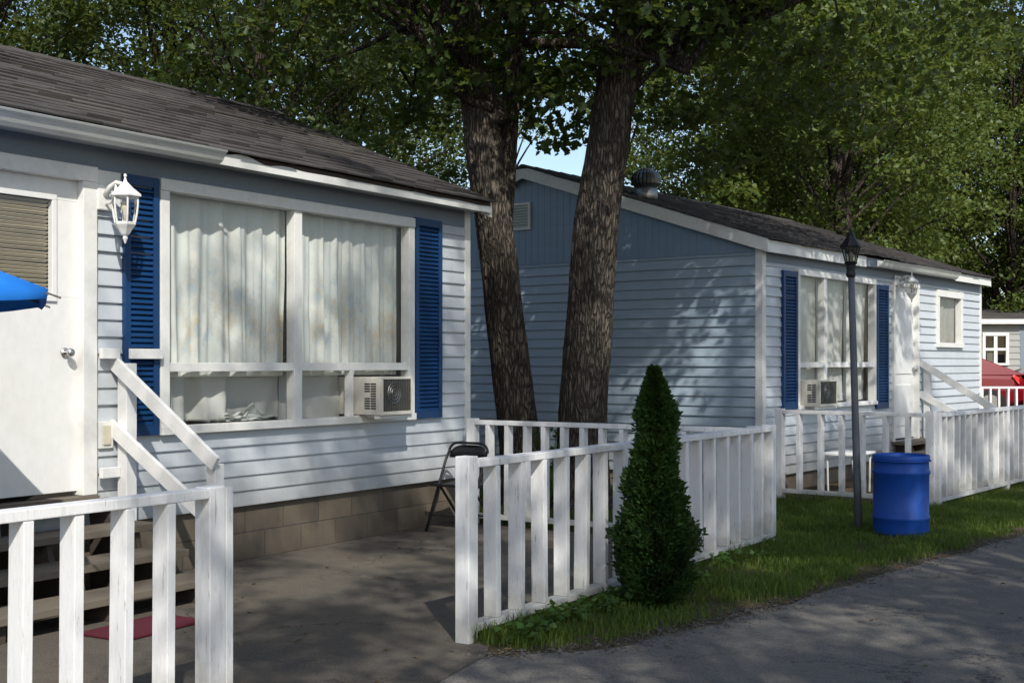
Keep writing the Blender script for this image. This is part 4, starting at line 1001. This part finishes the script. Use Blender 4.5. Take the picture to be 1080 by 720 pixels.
# grass
def inside(u, v):
    e = edge(u)
    if v > e - .02 + .05: return False
    if -4.45 < u < -.2: return v > 3.0
    if -.2 <= u < 3.3: return v > -3.5
    if u >= 3.3: return v > 3.50 + (u - 3.3) * .083
    return False
U = RNG.uniform(-4.45, 13, 520000); Vv = RNG.uniform(-1.2, 6.2, 520000)
eg = np.array([edge(u) for u in U]); dist = eg - Vv
okm = np.array([inside(u, v) for u, v in zip(U, Vv)])
nzv = np.array([mnoise.noise(Vector((u * 1.7, v * 1.7, 0))) + .6 * mnoise.noise(Vector((u * 5, v * 5, 3))) for u, v in zip(U, Vv)])
dens = np.clip((dist + .05 + .16 * nzv) / .30, 0, 1) * np.clip(.85 + .5 * nzv, .2, 1); dens *= np.where(U > 5, .6, 1); dens *= np.where(Vv < 2.5, .55, 1)
shr = FA.o; sl_ = Vector((.885, 7.86, 0)) - FA.o; su, sv = sl_.dot(FA.u), sl_.dot(FA.n)
dens *= np.clip((np.hypot(U - su, Vv - sv) - .13) / .12, 0, 1)
keep = okm & (RNG.random(len(U)) < dens); U = U[keep]; Vv = Vv[keep]; nzv = nzv[keep]; N = len(U)
hgt = RNG.uniform(.025, .068, N) * (1 + .5 * nzv) * np.where(Vv < 2.9, 1.5, 1)
near_f = (np.abs(Vv - 3.05) < .13) & (U < 0); hgt = np.where(near_f, hgt * 1.6, hgt)
base = np.stack([U, -Vv, np.zeros(N)], 1); ang = RNG.random(N) * 2 * PI
wv = np.stack([np.cos(ang), np.sin(ang), np.zeros(N)], 1) * RNG.uniform(.0022, .0045, (N, 1)); ln = np.stack([np.cos(ang + 1.3), np.sin(ang + 1.3), np.zeros(N)], 1) * (hgt * RNG.uniform(.1, .9, N))[:, None]
up = np.zeros((N, 3)); up[:, 2] = hgt
V = np.stack([base - wv, base + wv, base + up * .6 + ln * .35 + wv * .8, base + up * .6 + ln * .35 - wv * .8, base + up + ln], 1)
me = bpy.data.meshes.new('grass'); me.vertices.add(N * 5); me.vertices.foreach_set('co', V.astype(np.float32).reshape(-1))
T = np.array([(0, 1, 2), (0, 2, 3), (3, 2, 4)]); F = (np.arange(N)[:, None, None] * 5 + T[None]).reshape(-1); nf = N * 3
me.loops.add(nf * 3); me.loops.foreach_set('vertex_index', F.astype(np.int32)); me.polygons.add(nf); me.polygons.foreach_set('loop_start', np.arange(0, nf * 3, 3, dtype=np.int32)); me.update(); me.validate(); me.materials.append(M['grass'])
o = bpy.data.objects.new('grass', me); col.objects.link(o); place(o, FA); tag(o, 'short green lawn grass along the white fences', 'grass', kind='stuff')
print('grass blades', N)
# broad leaved weeds along the fence foot
P = []; n_ = 0
for _ in range(120):
    u = random.uniform(-4.35, -1.9) if random.random() < .8 else random.uniform(-1.9, -.3); v = 3.17 + abs(random.gauss(0, .09))
    for _ in range(random.randint(4, 10)): P.append((u + random.gauss(0, .04), -v + random.gauss(0, .03), random.uniform(.02, .10)))
o = leaf_cloud('weeds', np.array(P), RNG.uniform(.025, .06, len(P)), M['weed'], tilt=.5, aspect=.85); place(o, FA); tag(o, 'broad leaved weeds growing along the foot of the fence', 'weeds', kind='stuff')
def weed_plant(loc, label, h, n):
    t = thing('weed_plant', label, 'plant', loc); m = MB(); P = []
    for k in range(7):
        a = k * 2.4; q = (.16 * math.cos(a), .16 * math.sin(a)); m.tube([(0, 0, 0), (q[0] * .4, q[1] * .4, h * .5), (q[0], q[1], h)], [.006, .005, .003], 5)
        for _ in range(n): f = random.uniform(.25, 1); P.append((q[0] * f + random.gauss(0, .05), q[1] * f + random.gauss(0, .05), h * f))
    m.build('stem', M['weed'], t, flip=False); leaf_cloud('leaves', np.array(P), RNG.uniform(.05, .10, len(P)), M['weed'], t, aspect=.6)
weed_plant((.36, 12.7, 0), 'bright green leafy weed growing between the two tree trunks', .85, 12)
weed_plant((1.25, 12.9, 0), 'low green weed at the right foot of the thick trunk', .45, 8)
# gravel and crumbs of asphalt along the worn road edge
uu = np.concatenate([RNG.uniform(-4.7, 9, 2600), RNG.uniform(-4.7, -2.5, 700)]); vv = np.array([edge(u) for u in uu]) + .07 + RNG.normal(size=len(uu)) * .085; ss = RNG.uniform(.003, .011, len(uu)) * (1 + (RNG.random(len(uu)) < .04))
oct_ = np.array([(1, 0, 0), (0, 1, 0), (-1, 0, 0), (0, -1, 0), (0, 0, .7), (0, 0, -.5)], float)
Vp = oct_[None] * RNG.uniform(.6, 1.3, (len(uu), 6, 1)) * ss[:, None, None] + np.stack([uu, -vv, np.full(len(uu), .007)], 1)[:, None]
Tp = np.array([(0, 1, 4), (1, 2, 4), (2, 3, 4), (3, 0, 4), (1, 0, 5), (2, 1, 5), (3, 2, 5), (0, 3, 5)]); Fp = (np.arange(len(uu))[:, None, None] * 6 + Tp[None]).reshape(-1, 3)
me = bpy.data.meshes.new('gravel'); me.from_pydata(Vp.reshape(-1, 3).tolist(), [], Fp.tolist()); me.materials.append(M['stone'])
o = bpy.data.objects.new('gravel', me); col.objects.link(o); place(o, FA); tag(o, 'loose gravel along the worn edge of the road', 'gravel', kind='stuff')
# litter
P = [(random.uniform(-7.5, -.6), -random.uniform(.25, 3.2), .012) for _ in range(120)] + [(random.uniform(-4, 8), -(edge(0) + random.uniform(.1, 2.2)), .010) for _ in range(110)]
P += [(u, -(edge(u) + random.gauss(0, .07)), .012) for u in [random.uniform(-4.6, 7) for _ in range(260)]]
o = leaf_cloud('leaf_litter', np.array(P), RNG.uniform(.015, .05, len(P)), M['litter'], tilt=.15, aspect=.55); place(o, FA); tag(o, 'dry fallen leaves scattered over drive and road', 'leaf litter', kind='stuff')
